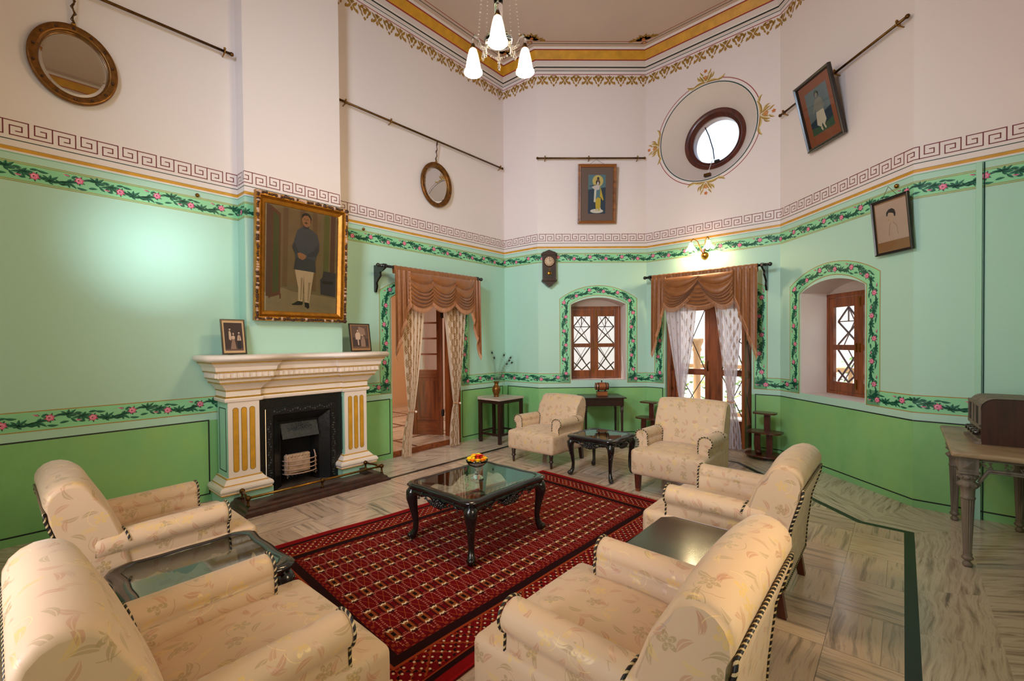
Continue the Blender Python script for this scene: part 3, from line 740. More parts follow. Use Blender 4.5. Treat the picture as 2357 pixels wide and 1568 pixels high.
# ---------------------------------------------------------------- windows
def rotof(g): return math.atan2(g.t.y,g.t.x)
def frame_at(seg,x,z,off): g=SG[seg]; return g.P(x,z,off),rotof(g)
def shutter_window(name,seg,x0,x1,z0,z1,off):
    """teak double casement with lattice, local x right, y outward"""
    g=SG[seg]; root=thing(name,'','',g.P((x0+x1)/2,z0,off),rotof(g)); del root['label']; del root['category']; root['kind']='structure'
    W=x1-x0; H=z1-z0; fr=M(); t=.05
    for (c,d) in (((-W/2+t/2,0,H/2),(t,.09,H)),((W/2-t/2,0,H/2),(t,.09,H)),((0,0,H-t/2),(W-2*t,.09,t)),((0,0,t/2),(W-2*t,.09,t))): fr.box(c,d,'teak')
    fr.build('window_frame',root,bevel=.004)
    lw=(W-2*t)/2
    for sg in(-1,1):
        cx=sg*lw/2; L=M(); st=.062; hh=H-2*t-.004; zb=t+.002
        L.box((cx-lw/2+st/2+.001,-.02,zb+hh/2),(st,.04,hh),'teak'); L.box((cx+lw/2-st/2-.001,-.02,zb+hh/2),(st,.04,hh),'teak')
        iw=lw-2*st
        zt=zb+hh; zm=zb+hh*.47
        for zc,h in ((zb+.055,.11),(zt-.055,.11),(zm,.062)): L.box((cx,-.02,zc),(iw,.036,h),'teak')
        leaf=L.build('casement',root,bevel=.003)
        P=M(); 
        for (a,b) in ((zb+.11,zm-.031),(zm+.031,zt-.11)):
            P.box((cx,-.012,(a+b)/2),(iw,.004,b-a),'window_glass')
        P.build('pane',leaf)
        G=M()
        for k,(a,b) in enumerate(((zb+.11,zm-.031),(zm+.031,zt-.11))):
            h=b-a; r_=.011
            def bar(p,q,w_=.018,y=.025):
                d=Vector((q[0]-p[0],0,q[1]-p[1])); Lh=d.length; ang=math.atan2(d.z,d.x)
                G.box((cx+(p[0]+q[0])/2,y,(p[1]+q[1])/2),(Lh,.012,w_),'mahogany_h',rot=Matrix.Rotation(-ang,3,'Y'))
            x_=iw/2
            if k==0:
                bar((-x_,a),(x_,b)); bar((-x_,b),(x_,a)); bar((-x_,a+h*.35),(0,a)); bar((x_,a+h*.35),(0,a))
            else:
                m_=a+h*.62; bar((-x_,m_),(x_,m_),.012); bar((0,m_),(0,b),.012); bar((-x_,a),(x_,m_+.0)); bar((-x_,m_),(x_,a)); bar((-x_,m_),(0,b)); bar((x_,m_),(0,b))
            # thin outer iron diagonals
            bar((-x_,a),(x_*.6,b),.007,.10); bar((x_,a),(-x_*.6,b),.007,.10)
        G.build('lattice',leaf)
        h=M(); h.box((cx-sg*lw/2+sg*.025,-.048,zm),(.012,.014,.10),'brass'); h.box((cx-sg*lw/2+sg*.025,-.046,zt-.07 if sg>0 else zb+.1),(.014,.010,.11),'brass'); h.build('handle',leaf)
    return root
shutter_window('window_1','C',.50,1.40,.865,2.075,-.37)
shutter_window('window_2','E',.37,1.335,.84,2.04,-.37)
# oculus window
g=SG['D']; root=bpy.data.objects.new('window_3',None); COL.objects.link(root); root['kind']='structure'; root.location=g.P(OC[0],OC[1]+.01,-.36); root.rotation_euler=(0,0,rotof(g))
fr=M(); n=64
def ringp(r,y): return lambda i:(r*math.cos(2*PI*i/n),y,r*math.sin(2*PI*i/n))
pr=[(.46,-.03),(.39,-.035),(.375,-.02),(.372,.0),(.335,.0),(.33,.05),(.33,.16),(.46,.16),(.46,-.03)]
fr.grid(lambda u,v:(pr[round(v*8)][0]*math.cos(2*PI*u),pr[round(v*8)][1],pr[round(v*8)][0]*math.sin(2*PI*u)),n,8,'mahogany',True,cu=True)
fr.build('window_frame',root)
p=M(); p.lathe([(.33,.03),(.33,.034)],'window_glass',n=48,axis='y'); p.build('pane',root)
h=M(); h.tube([(-.12,-.06,.20),(-.05,-.10,.04),(.03,-.16,-.20),(.06,-.20,-.36)],.007,'black_iron',6); h.box((.05,-.06,-.345),(.07,.03,.03),'black_iron'); h.tube([(.03,-.2,-.38),(.0,-.28,-.56)],.004,'white_pane',6); h.box((.0,-.30,-.60),(.09,.05,.04),'old_brass'); h.build('stay',root)
# rear windows (behind the viewer) --------------------------------
def plain_window(name,seg,x0,x1,z0,z1):
    g=SG[seg]; root=bpy.data.objects.new(name,None); COL.objects.link(root); root['kind']='structure'; root.location=g.P((x0+x1)/2,z0,-.05); root.rotation_euler=(0,0,rotof(g))
    W=x1-x0;H=z1-z0; fr=M()
    for c_,d_ in (((-W/2+.03,0,H/2),(.06,.08,H)),((W/2-.03,0,H/2),(.06,.08,H)),((0,0,H/2),(.07,.07,H-.12)),((0,0,H-.03),(W-.12,.08,.06)),((0,0,.03),(W-.12,.08,.06)),((0,0,H*.5),(W-.12,.05,.05))): fr.box(c_,d_,'teak')
    fr.build('window_frame',root)
plain_window('window_4','G',WG[0][0],WG[1][0],.7,2.5); plain_window('window_5','R',1.7,3.3,.6,2.9)
# ---------------------------------------------------------------- garden door in the bay (D)
g=SG['D']; rD=rotof(g)
def sroot(name,loc,rz):
    o=bpy.data.objects.new(name,None); COL.objects.link(o); o.location=loc; o.rotation_euler=(0,0,rz); o['kind']='structure'; return o
door1=sroot('door_1',g.P(.907,0,-.22),rD)
fr=M(); Wd=1.20
for c_,d_ in (((-Wd/2+.035,0,1.13),(.07,.12,2.26)),((Wd/2-.035,0,1.13),(.07,.12,2.26)),((0,0,2.16),(Wd-.14,.12,.20)),((0,0,1.02),(.0,.0,.0)),((.04,.02,1.03),(.105,.07,2.06)),((0,0,.02),(Wd-.14,.12,.04))):
    if d_[0]>0: fr.box(c_,d_,'teak')
fr.build('door_frame',door1,bevel=.004)
def xleaf(root,xa,xb,name='door_leaf',y=0):
    L=M(); st=.07; w=xb-xa; c_=(xa+xb)/2
    L.box((xa+st/2,y,1.05),(st,.04,2.0),'teak'); L.box((xb-st/2,y,1.05),(st,.04,2.0),'teak')
    for zc,h in ((.20,.30),(2.0,.10),(1.03,.09)): L.box((c_,y,zc),(w-2*st,.036,h),'teak_h')
    lf=L.build(name,root,bevel=.003)
    P=M()
    for a,b in ((.35,.985),(1.075,1.95)): P.box((c_,y+.008,(a+b)/2),(w-2*st,.004,b-a),'window_glass')
    P.build('pane',lf)
    G=M(); iw=(w-2*st)/2
    for a,b in ((.35,.985),(1.075,1.95)):
        for s in(1,-1): G.tube([(c_-iw,y-.02,a if s>0 else b),(c_+iw,y-.02,b if s>0 else a)],.0065,'dark_wood',6)
    G.build('lattice_bar',lf); return lf
xleaf(door1,-.53,-.012); xleaf(door1,.092,.53)
h=M(); h.tube([(-.03,-.05,1.2),(-.03,-.08,1.15),(-.03,-.05,1.05)],.008,'old_brass',6); h.build('door_handle',door1)
# open inner leaves, seen edge on
for sg,nm in ((1,'door_2'),(-1,'door_3')):
    base=g.P(.907+sg*.585,0,-.22) if sg>0 else g.P(.907-.60,0,-.46); r_=sroot(nm,base,rD+R(-90+sg*(-4)) if sg>0 else rD+R(-90+3))
    L=xleaf(r_,.0,.40); 
    h=M(); 
    for zz in (.75,1.05,1.45): h.tube([(.34,-.03*sg,zz),(.38,-.06*sg,zz+.03),(.40,-.03*sg,zz+.07)],.006,'old_brass',6)
    h.build('door_handle',L)
# outside the garden door: terrace, balustrade, wall, planting
plain('terrace_stone',sc(214,200,190),.6,var=.06,scale=2); plain('outer_wall',sc(246,240,236),.7); plain('timber_pale',sc(205,160,112),.55)
t=M(); plain('ground_pale',sc(226,218,206),.8); t.poly([V2(-40,-40)+Vector((0,0,-.6)),V2(60,-40)+Vector((0,0,-.6)),V2(60,60)+Vector((0,0,-.6)),V2(-40,60)+Vector((0,0,-.6))],'ground_pale'); t.build('ground',kind='structure'); t=M(); t.poly([g.P(-1.2,-.02,-.5),g.P(3.2,-.02,-.5),g.P(3.2,-.02,-2.6),g.P(-1.2,-.02,-2.6)],'terrace_stone'); t.build('floor',kind='structure')
b=thing('balustrade','pale timber balustrade on the terrace beyond the glazed garden door','balustrade',g.P(.9,-.02,-2.4),rD)
m_=M(); m_.box((0,0,1.02),(4.4,.10,.07),'timber_pale'); m_.box((0,0,.12),(4.4,.08,.06),'timber_pale'); m_.build('rail',b)
for k in range(14):
    m_=M(); m_.box((-2.0+k*.31,0,.57),(.055,.055,.84),'timber_pale'); m_.build('baluster',b)
for k,xx in enumerate((-.95,.75)):
    m_=M(); m_.lathe([(.10,0),(.10,.06),(.065,.09),(.065,1.30),(.09,1.34),(.075,1.40),(.12,1.50),(.12,1.56)],'timber_pale',n=16); o=m_.build('terrace_pillar'); o.location=g.P(.9+xx,-.02,-2.15); tag(o,['short pale timber pillar with a capital outside the left glazed panel of the garden door','short pale timber pillar outside the right side of the garden door'][k],'pillar')
m_=M(); rr=random.Random(3)
for i in range(900):
    p=g.P(-2+rr.random()*6.5,rr.random()*1.15-.1,-(3.1+rr.random()*1.4)); a=rr.random()*6.28; s_=.05+rr.random()*.06
    e1=Vector((math.cos(a),math.sin(a),rr.uniform(-.5,.5)))*s_; e2=Vector((-math.sin(a),math.cos(a),rr.uniform(-.4,.4)))*s_*.5
    m_.poly([p-e1,p-e2,p+e1,p+e2],'garden_leaf' if i%3 else 'garden_leaf_pale') if False else None
plain('garden_leaf',sc(96,140,60),.5); plain('garden_leaf_pale',sc(170,200,110),.5)
rr=random.Random(3); m_=M()
for i in range(1100):
    p=g.P(-2+rr.random()*6.5,rr.random()*1.25-.1,-(3.0+rr.random()*1.3)); a=rr.random()*6.28; s_=.05+rr.random()*.07
    e1=Vector((math.cos(a),math.sin(a),rr.uniform(-.5,.5)))*s_; e2=Vector((-math.sin(a),math.cos(a),rr.uniform(-.4,.4)))*s_*.5
    m_.poly([p-e1,p-e2,p+e1,p+e2],'garden_leaf' if i%3 else 'garden_leaf_pale')
o=m_.build('garden_shrubs'); tag(o,'sunlit green shrubs growing beyond the terrace balustrade','shrubs'); o['kind']='stuff'
m_=M(); m_.poly([g.P(-3,-1,-6.5),g.P(6,-1,-6.5),g.P(6,5.5,-6.5),g.P(-3,5.5,-6.5)],'outer_wall'); m_.build('wall_outer',kind='structure')
m_=M(); 
for k in range(3): m_.box(g.P(-.6+k*1.2,2.75-.05*k,-1.6),(.08,2.2,.10),'outer_wall',rD+R(25))
m_.build('trim_3',kind='structure')
# pale planes added beyond the back and right-hand windows to whiten their panes
gC=SG['C']; m_=M(); m_.poly([gC.P(-3,-.6,-4.5),gC.P(4,-.6,-4.5),gC.P(4,3.2,-4.5),gC.P(-3,3.2,-4.5)],'outer_wall'); m_.build('wall_outer',kind='structure')
gE_=SG['E']; m_=M(); m_.poly([gE_.P(-3,-.6,-5),gE_.P(5,-.6,-5),gE_.P(5,3.0,-5),gE_.P(-3,3.0,-5)],'outer_wall'); m_.build('wall_outer',kind='structure')
# sun on the terrace side
sd=bpy.data.lights.new('sun','SUN'); sd.energy=6.5; sd.angle=R(1); sd.color=(1,.95,.88); so=bpy.data.objects.new('sun',sd); COL.objects.link(so)
so.rotation_euler=(Vector((.9,-.43,-1.9))).to_track_quat('-Z','Y').to_euler()
# portals
for nm,seg,x,z,off,sx,sz in (('portal_door','D',.907,1.1,-.6,1.2,2.2),('portal_oculus','D',OC[0],OC[1],-.6,.9,.9),('portal_window','C',.95,1.5,-.6,.9,1.3),('portal_window','E',.85,1.5,-.6,.95,1.3),('portal_rear','R',2.5,1.75,-.2,1.6,2.3),('portal_side','G',(WG[0][0]+WG[1][0])/2,1.6,-.2,1.2,1.8)):
    gg=SG[seg]; o=area(nm,gg.P(x,z,off),gg.P(x,z,1),sx,sz,1,(1,1,1)); o.data.cycles.is_portal=True
# ---------------------------------------------------------------- bedroom behind the curtained doorway (A2)
gA=SG['A2']; W0=M()
def AP(s,q,z): return FP(s,q,z)
zf2=.075
W0.poly([AP(2.2,0-.02,zf2),AP(6.6,-.02,zf2),AP(6.6,-3.6,zf2),AP(2.2,-3.6,zf2)],'marble_floor',uv=[(2.2,9),(6.6,9),(6.6,5.4),(2.2,5.4)])
for k in range(3):
    a=-.55-.9*k; W0.poly([AP(2.2,a,zf2+.001),AP(6.6,a,zf2+.001),AP(6.6,a-.05,zf2+.001),AP(2.2,a-.05,zf2+.001)],'mahogany'); 
for k in range(4):
    a=3.0+.8*k; W0.poly([AP(a,-.05,zf2+.0012),AP(a+.05,-.05,zf2+.0012),AP(a+.05,-3.6,zf2+.0012),AP(a,-3.6,zf2+.0012)],'mahogany')
W0.build('floor',kind='structure')
plain('peach_wall',sc(232,176,132),.7); plain('lilac_wall',sc(222,205,205),.7)
W0=M(); W0.poly([AP(2.2,-.34,0),AP(2.2,-3.6,0),AP(2.2,-3.6,3.2),AP(2.2,-.34,3.2)],'peach_wall'); W0.poly([AP(2.2,-3.6,0),AP(6.6,-3.6,0),AP(6.6,-3.6,3.2),AP(2.2,-3.6,3.2)],'peach_wall')
W0.poly([AP(6.6,-.34,0),AP(6.6,-3.6,0),AP(6.6,-3.6,3.2),AP(6.6,-.34,3.2)],'lilac_wall'); W0.build('wall_bedroom',kind='structure')
W0=M(); W0.poly([AP(2.2,-.34,3.2),AP(6.6,-.34,3.2),AP(6.6,-3.6,3.2),AP(2.2,-3.6,3.2)],'cream_paint'); W0.build('ceiling',kind='structure')
area('bedroom_lamp',FP(4.2,-1.6,3.1),FP(4.2,-1.6,0),1.2,1.2,42,(1,.80,.62))
m_=M(); m_.box(AP((3.413+4.612)/2,-.17,.037),(1.199,.34,.075),'teak_h',ROTA); m_.build('trim_4',kind='structure')
# jamb frame
m_=M()
for s_ in (3.45,4.575): m_.box(AP(s_,-.22,1.16),(.07,.10,2.17),'teak',ROTA)
m_.box(AP(4.01,-.22,2.2),(1.055,.10,.09),'teak_h',ROTA); m_.build('trim_5',kind='structure')
# open half-glazed leaf swung into the bedroom, hinged on the right
dr=sroot('door_4',FP(4.52,-.30,zf2),ROTA+R(180-58))
L=M(); w=.50; st=.085
L.box((.0425,0,1.05),(st,.045,2.08),'teak'); L.box((w-.0425,0,1.05),(st,.045,2.08),'teak')
for zc,h in ((.12,.22),(.95,.12),(2.03,.11)): L.box((w/2,0,zc),(w-2*st,.04,h),'teak_h')
L.box((w/2,0,.56),(w-2*st,.02,.66),'teak'); L.box((w/2,0,.56),(w-2*st-.08,.036,.56),'teak')
for k in (1,2,3): L.box((w/2,0,1.01+.96*k/4),(w-2*st,.03,.028),'teak_h')
lf=L.build('door_leaf',dr,bevel=.003); P=M(); P.box((w/2,0,1.49),(w-2*st,.004,.96),'window_glass'); P.build('pane',lf)
h=M(); h.ball((w-.04,.04,1.0),.018,'brass'); h.ball((w-.04,-.04,1.0),.018,'brass'); h.build('door_handle',lf)
for zz in (.35,1.85):
    h=M(); h.box((.0,.0,zz),(.03,.06,.10),'black_iron'); h.build('hinge',lf)
# ---------------------------------------------------------------- curtains; local frame: x right along wall, y into wall (+), z up
def groot(name,seg,x,z,off,label,cat,group=None):
    g=SG[seg]; return thing(name,label,cat,g.P(x,z,off),rotof(g),group)
def curtain_set(seg,xr0,xr1,zr,xv0,xv1,swags,jabs,lab,off=.22):
    g=SG[seg]
    # pole
    root=groot('curtain_pole',seg,(xr0+xr1)/2,zr,off,'black turned curtain pole on brackets above the '+lab,'curtain pole')
    L=(xr1-xr0)/2; m=M()
    m.tube([(-L+.05,0,0),(L-.05,0,0)],.017,'black_lacquer',12); m.build('pole',root)
    for s in(-1,1):
        m=M(); m.ball((s*(L-.02),0,0),.026,'black_lacquer'); m.lathe([(.012,s*(L-.085)),(.022,s*(L-.075)),(.012,s*(L-.06)),(.02,s*(L-.05)),(.01,s*(L-.04))][::s],'black_lacquer',n=12,axis='x'); m.build('finial',root)
        m=M(); x=s*(L-.11)
        prof=[(off-.003,.03),(off-.003,-.30),(off-.03,-.31),(off-.06,-.24),(off-.05,-.19),(off-.09,-.15),(off-.14,-.11),(off-.13,-.07),(.02,-.045),(-.035,-.02),(-.035,.02),(0,.03)]
        m.prism([(p[0],p[1]) for p in prof],x-.012,x+.012,'black_lacquer','yz'); m.build('bracket',root,bevel=.003)
    # valance: rod pocket + swags + side tails
    val=groot('valance',seg,(xv0+xv1)/2,zr,off,'copper swagged valance with fringed side tails over the '+lab,'valance')
    cx=(xv0+xv1)/2; W=xv1-xv0
    m=M(); 
    def pk(sg):
        def f(u,v):
            w=.0015*math.sin(u*190)+.002*math.sin(u*71)*(v>.5)
            if v<=.5: a_=PI/2*v*2; return (-W/2+W*u,sg*(.023*math.sin(a_)+w*v),.023*math.cos(a_)+.006*abs(math.sin(u*61))*(1-2*v))
            return (-W/2+W*u,sg*(.023+w-.012*(v-.5)),-.075*(v-.5)*2)
        return f
    m.grid(pk(-1),220,10,'copper_silk',uvs=lambda u,v:(u*W,v*.1)); m.grid(pk(1),120,10,'copper_silk',uvs=lambda u,v:(u*W,v*.1))
    m.build('rod_pocket',val)
    for (a,b,zt,zb,ya,droop,side) in swags:
        a-=cx; b-=cx; a_,b_=a,b
        eL,eR,S_=zt
        def sw(u,v,a=a,b=b,eL=eL,eR=eR,S_=S_,ya=ya):
            x=a+(b-a)*u; e=4*u*(1-u)
            S=S_*min(1,v*3.5)*(1-.25*v); z=-.045-(eL*(1-u)**1.3+eR*u**1.3)/((1-u)**1.3+u**1.3)*v-S*e**.8-.0*zb
            k=(v*6.2)%1.0; fold=(math.sin(PI*k)**.7 if v<.97 else .3)
            y=-.03-ya-.035*e*math.sin(PI*min(1,v*.9+.1))-.036*fold*(.4+.6*e**.5)
            return (x,y,z-.006*fold*e)
        m=M(); m.grid(sw,36,110,'copper_silk',uvs=lambda u,v:(u*.4,v*.5)); o=m.build('swag',val)
        f=M(); N=int((b-a)/.0085)+14
        for k in range(N+1):
            u=k/N; p=Vector(sw(u,1.0)); l=.062+.004*math.sin(k*1.7)
            f.tube([p,p+Vector((0,-.003,-l*.5)),p+Vector((0.001*math.sin(k),-.002,-l))],.0022,'fringe_pink',5)
        f.tube([sw(k/40,1.0) for k in range(41)],.006,'fringe_pink',6); f.build('fringe',o)
    for (x_out,x_in,zo,zi,s) in jabs:    # cascades: outer edge long (zo), inner edge short (zi)
        xo=x_out-cx; xi=x_in-cx
        def jb(u,v,xo=xo,xi=xi,zo=zo,zi=zi):
            # u 0 inner .. 1 outer
            x=xi+(xo-xi)*u; st=u*3; k=math.floor(min(2.999,st)); fr=st-k; sm=(k+ (fr*fr*(3-2*fr)))/3
            Lz=zi+(zo-zi)*sm; z=-.03-(Lz-.03)*v
            y=-.035-.022*math.cos(u*3*2*PI)*(.3+.7*v)-.006*math.sin(u*40); x2=x-(xo-xi)*.05*math.sin(u*3*2*PI)*v
            return (x2,y,z)
        m=M(); m.grid(jb,60,30,'copper_silk',uvs=lambda u,v:(u*.5,v)); o=m.build('side_tail',val)
        f=M(); N=70
        for k in range(N+1):
            p=Vector(jb(k/N,1.0)); d=Vector((xi-xo,0,0)).normalized()
            for h in (0,.5):
                if k+h>N: continue
                p=Vector(jb((k+h)/N,1.0)); f.tube([p,p+Vector((d.x*.012,-.002,-.028)),p+Vector((d.x*.018,-.002,-.055))],.0022,'fringe_pink',4)
        f.tube([jb(k/60,1.0) for k in range(61)],.006,'fringe_pink',6)
        f.tube([jb(0,k/20) for k in range(21)],.006,'fringe_pink',6); f.build('fringe',o)
    return root
def drape(name,seg,zr,off,tl,tr,xt,zt,wt,bl,br,zb,mat,label,cat,amp=.022,nf=7,bulge=0,ph=0,flat=False):
    g=SG[seg]; root=thing(name,label,cat,g.P(0,0,off),rotof(g))
    def fn(u,v):
        z=zr+(zb-zr)*v; vt=(zr-zt)/(zr-zb)
        if v<=vt:
            k=v/vt; s=k**1.35; l=tl+(xt-wt/2-tl)*s; r=tr+(xt+wt/2-tr)*s
            l+=bulge*math.sin(PI*k); 
        else:
            k=(v-vt)/(1-vt); s=1-(1-k)**2; l=(xt-wt/2)+(bl-(xt-wt/2))*s; r=(xt+wt/2)+(br-(xt+wt/2))*s
        x=l+(r-l)*u; pin=abs(v-vt)
        w=(r-l); a=amp*min(1,.35+w/.35)*(1 if pin>.02 else .7)
        y=a*math.sin(u*2*PI*nf+ph+.6*math.sin(v*3))+a*.35*math.sin(u*2*PI*nf*2.3+v*4)
        return (x,y,z)
    m=M(); m.grid(fn,110,70,mat,uvs=lambda u,v:(u*.95,v*(zr-zb))); m.build('panel',root)
    vt=(zr-zt)/(zr-zb); c=Vector(fn(.5,vt)); m=M()
    m.tube([(c.x+(wt/2+.006)*math.cos(2*PI*i/20),.034*math.sin(2*PI*i/20),zt+.006*math.sin(4*PI*i/20)) for i in range(20)],.007,'fringe_pink',6,closed=True)
    m.ball((c.x+wt/2+.02,-.02,zt-.01),.016,'cream_stone',8); m.build('tieback',root)
    return root
o2=lambda s:s-2.628
curtain_set('A2',o2(3.063),o2(4.872),2.447,o2(3.297),o2(4.778),
  [(o2(3.50),o2(3.93),(.34,.32,.16),.44,0,0,0),(o2(3.86),o2(4.30),(.32,.28,.17),.44,.012,0,0),(o2(4.24),o2(4.66),(.25,.32,.20),.46,0,0,0)],
  [(o2(3.29),o2(3.52),1.12,.42,-1),(o2(4.79),o2(4.60),1.16,.34,1)],'bedroom doorway')
curtain_set('D',.066,1.815,2.462,.204,1.653,
  [(.68,1.16,(.36,.36,.10),.40,-.02,0,0),(.40,.935,(.36,.08,.23),.40,.012,0,1),(.895,1.37,(.08,.36,.23),.40,.012,0,-1)],
  [(.21,.43,1.16,.30,-1),(1.66,1.35,1.18,.30,1)],'glazed garden door')
drape('sheer_curtain','A2',2.37,.15,o2(3.42),o2(3.86),o2(3.60),.60,.085,o2(3.455),o2(3.585),.015,'sheer_cream','cream damask curtain tied low on the left side of the bedroom doorway','curtain',.026,6,.02)
drape('sheer_curtain','A2',2.37,.15,o2(4.15),o2(4.62),o2(4.385),.63,.085,o2(4.27),o2(4.43),.02,'sheer_cream','pale damask curtain tied low on the right side of the bedroom doorway','curtain',.026,6,.03,1)
drape('sheer_curtain','D',2.38,.12,.30,.86,.60,.66,.075,.52,.70,.02,'sheer_white','sheer white curtain with tan damask motifs tied back on the left of the garden door','curtain',.022,6,.02)
drape('sheer_curtain','D',2.38,.12,1.03,1.47,1.29,.66,.075,1.22,1.42,.02,'sheer_white','sheer white curtain with large tan damask motifs on the right of the garden door','curtain',.022,5,.02,2)
# ---------------------------------------------------------------- brass picture rails and hung things
def rail(seg,x0,x1,z,label,rings,off=.06):
    g=SG[seg]; r=thing('picture_rail',label,'picture rail',g.P((x0+x1)/2,z,off),rotof(g),None)
    h=(x1-x0)/2; m=M(); m.tube([(-h,0,0),(h,0,0)],.0125,'old_brass',10); m.build('rod',r)
    for s in (-1,1):
        m=M(); m.ball((s*(h+.012),0,0),.02,'old_brass',8); m.build('finial',r)
    for x in rings:
        x-=(x0+x1)/2; m=M(); m.tube([(x,.02*math.sin(a*PI/6)-0,.022*math.cos(a*PI/6)) for a in range(12)],.005,'brass',6,closed=True); m.tube([(x,0,-.018),(x,off-.002,-.03)],.006,'brass',6); m.ball((x,-.012,.022),.012,'brass',6); m.build('bracket_ring',r)
gD=SG['A1']; 
rail('A1',-.9-SR,1.57-SR,4.336,'long brass picture rail beside the large oval mirror, left of the chimney breast',[-.2-SR,1.52-SR])
rail('A2',o2(2.66),o2(5.515),4.343,'long brass picture rail above the small oval mirror, between chimney breast and corner',[o2(2.774),o2(3.40),o2(5.478)])
rail('C',.015,1.66,4.348,'short level brass picture rail above the framed print beside the round window',[.12,.80,1.56])
rail('E',.10,1.82,4.34,'brass picture rail on the right wall holding the black-framed print',[.16,1.0,1.74])
def oval_mirror(seg,x,z,rx,rz,w,label,hang_z,off=.012,tilt=2,n=14):
    g=SG[seg]; r=thing('oval_mirror',label,'mirror',g.P(x,z,off),rotof(g)); 
    N=72; m=M(); pr=[(1,0.0),(1,-.022),(.88,-.035),(.6,-.024),(.3,-.030),(.08,-.022),(0,-.008),(0,.0)]
    def fn(u,v):
        k=v*7; i=min(6,int(k)); t=k-i; a=pr[i][0]+(pr[i+1][0]-pr[i][0])*t; y=pr[i][1]+(pr[i+1][1]-pr[i][1])*t
        return ((rx-w+w*a)*math.cos(2*PI*u),y-.012,(rz-w+w*a)*math.sin(2*PI*u))
    m.grid(fn,N,7,'bronze_gold',cu=True); m.build('frame',r)
    for k in range(n):
        a=2*PI*(k+.5)/n; m=M(); m.ball(((rx-w*.5)*math.cos(a),-.042,(rz-w*.5)*math.sin(a)),w*.17,'gilt_dark',8); m.build('stud',r)
    m=M(); c=m.pt((0,-.016,0)); A=[m.pt(((rx-w*1.35)*math.cos(2*PI*i/N),-.016,(rz-w*1.35)*math.sin(2*PI*i/N))) for i in range(N)]; B=[m.pt(((rx-w)*math.cos(2*PI*i/N),-.011,(rz-w)*math.sin(2*PI*i/N))) for i in range(N)]
    for i in range(N): j=(i+1)%N; m.face((c,A[j],A[i]),'mirror_silver',False); m.face((A[i],A[j],B[j],B[i]),'mirror_silver',False)
    m.build('glass',r)
    m=M(); zt=rz; pts=[(0.006*math.sin(k*1.9),-.02-.03*k/12,zt+(hang_z-z-zt)*k/12) for k in range(13)]
    m.tube(pts,.006,'old_brass',6); m.tube([(p[0]+.012*math.cos(k*1.5),p[1]+.006,p[2]) for k,p in enumerate(pts)],.004,'gilt_dark',6); m.ball((0,-.02,rz+.012),.016,'brass',8); m.build('cord',r); return r
oval_mirror('A1',.466-SR,3.737,.264,.308,.062,'large oval mirror in a studded bronze frame on the left wall',4.335)
oval_mirror('A2',o2(4.161),3.732,.272,.312,.062,'small oval mirror with a studded bronze frame to the right of the chimney breast',4.34)
def picture(name,seg,x,z,W,H,label,cat,fw,fmat,content,tilt=6,off=.03,depth=.03,lip=None,hang=None):
    g=SG[seg]; r=thing(name,label,cat,g.P(x,z,off),rotof(g)); r.rotation_euler=(R(tilt),0,rotof(g))
    m=M(); pr=lip or [(0,0),(0,-depth),(.25,-depth*1.15),(.6,-depth*.8),(.85,-depth*.9),(1,-depth*.5),(1,0)]
    def ringv(a,y): w=W/2-fw*a; h=fw*a; return [(-w,y,h),(w,y,h),(w,y,H-h),(-w,y,H-h)]
    rings=[[m.pt(p) for p in ringv(a,y)] for a,y in pr]
    for A,B in zip(rings,rings[1:]):
        for i in range(4): m.face((A[i],A[(i+1)%4],B[(i+1)%4],B[i]),fmat,False)
    m.build('frame',r)
    c=M(); content(c,W-2*fw,H-2*fw,fw,-.006); c.build('print',r)
    c=M(); w=W/2-fw; c.poly([(-w,-depth*.45,fw),(w,-depth*.45,fw),(w,-depth*.45,H-fw),(-w,-depth*.45,H-fw)],'picture_glass'); c.build('glass',r)
    b=M(); b.box((0,.0,H/2),(W-.01,.006,H-.01),'dark_wood'); b.build('backing',r)
    if hang:
        h=M(); h.tube([(-W*.2,-.004,H),hang,(W*.2,-.004,H)],.0022,'old_brass',5); h.build('hanging_wire',r)
    return r
def shape(c,pts,y,mat):
    tri=geometry.tessellate_polygon([[Vector((p[0],p[1],0)) for p in pts]]); ids=[c.pt((p[0],y,p[1])) for p in pts]
    for t in tri:
        a,b,d=[Vector((pts[k][0],pts[k][1],0)) for k in t]
        q=t if (b-a).cross(d-a).z>0 else t[::-1]
        c.face([ids[k] for k in q],mat,False)
def ell(cx,cz,rx,rz,n=20,a0=0): return [(cx+rx*math.cos(2*PI*i/n+a0),cz+rz*math.sin(2*PI*i/n+a0)) for i in range(n)]
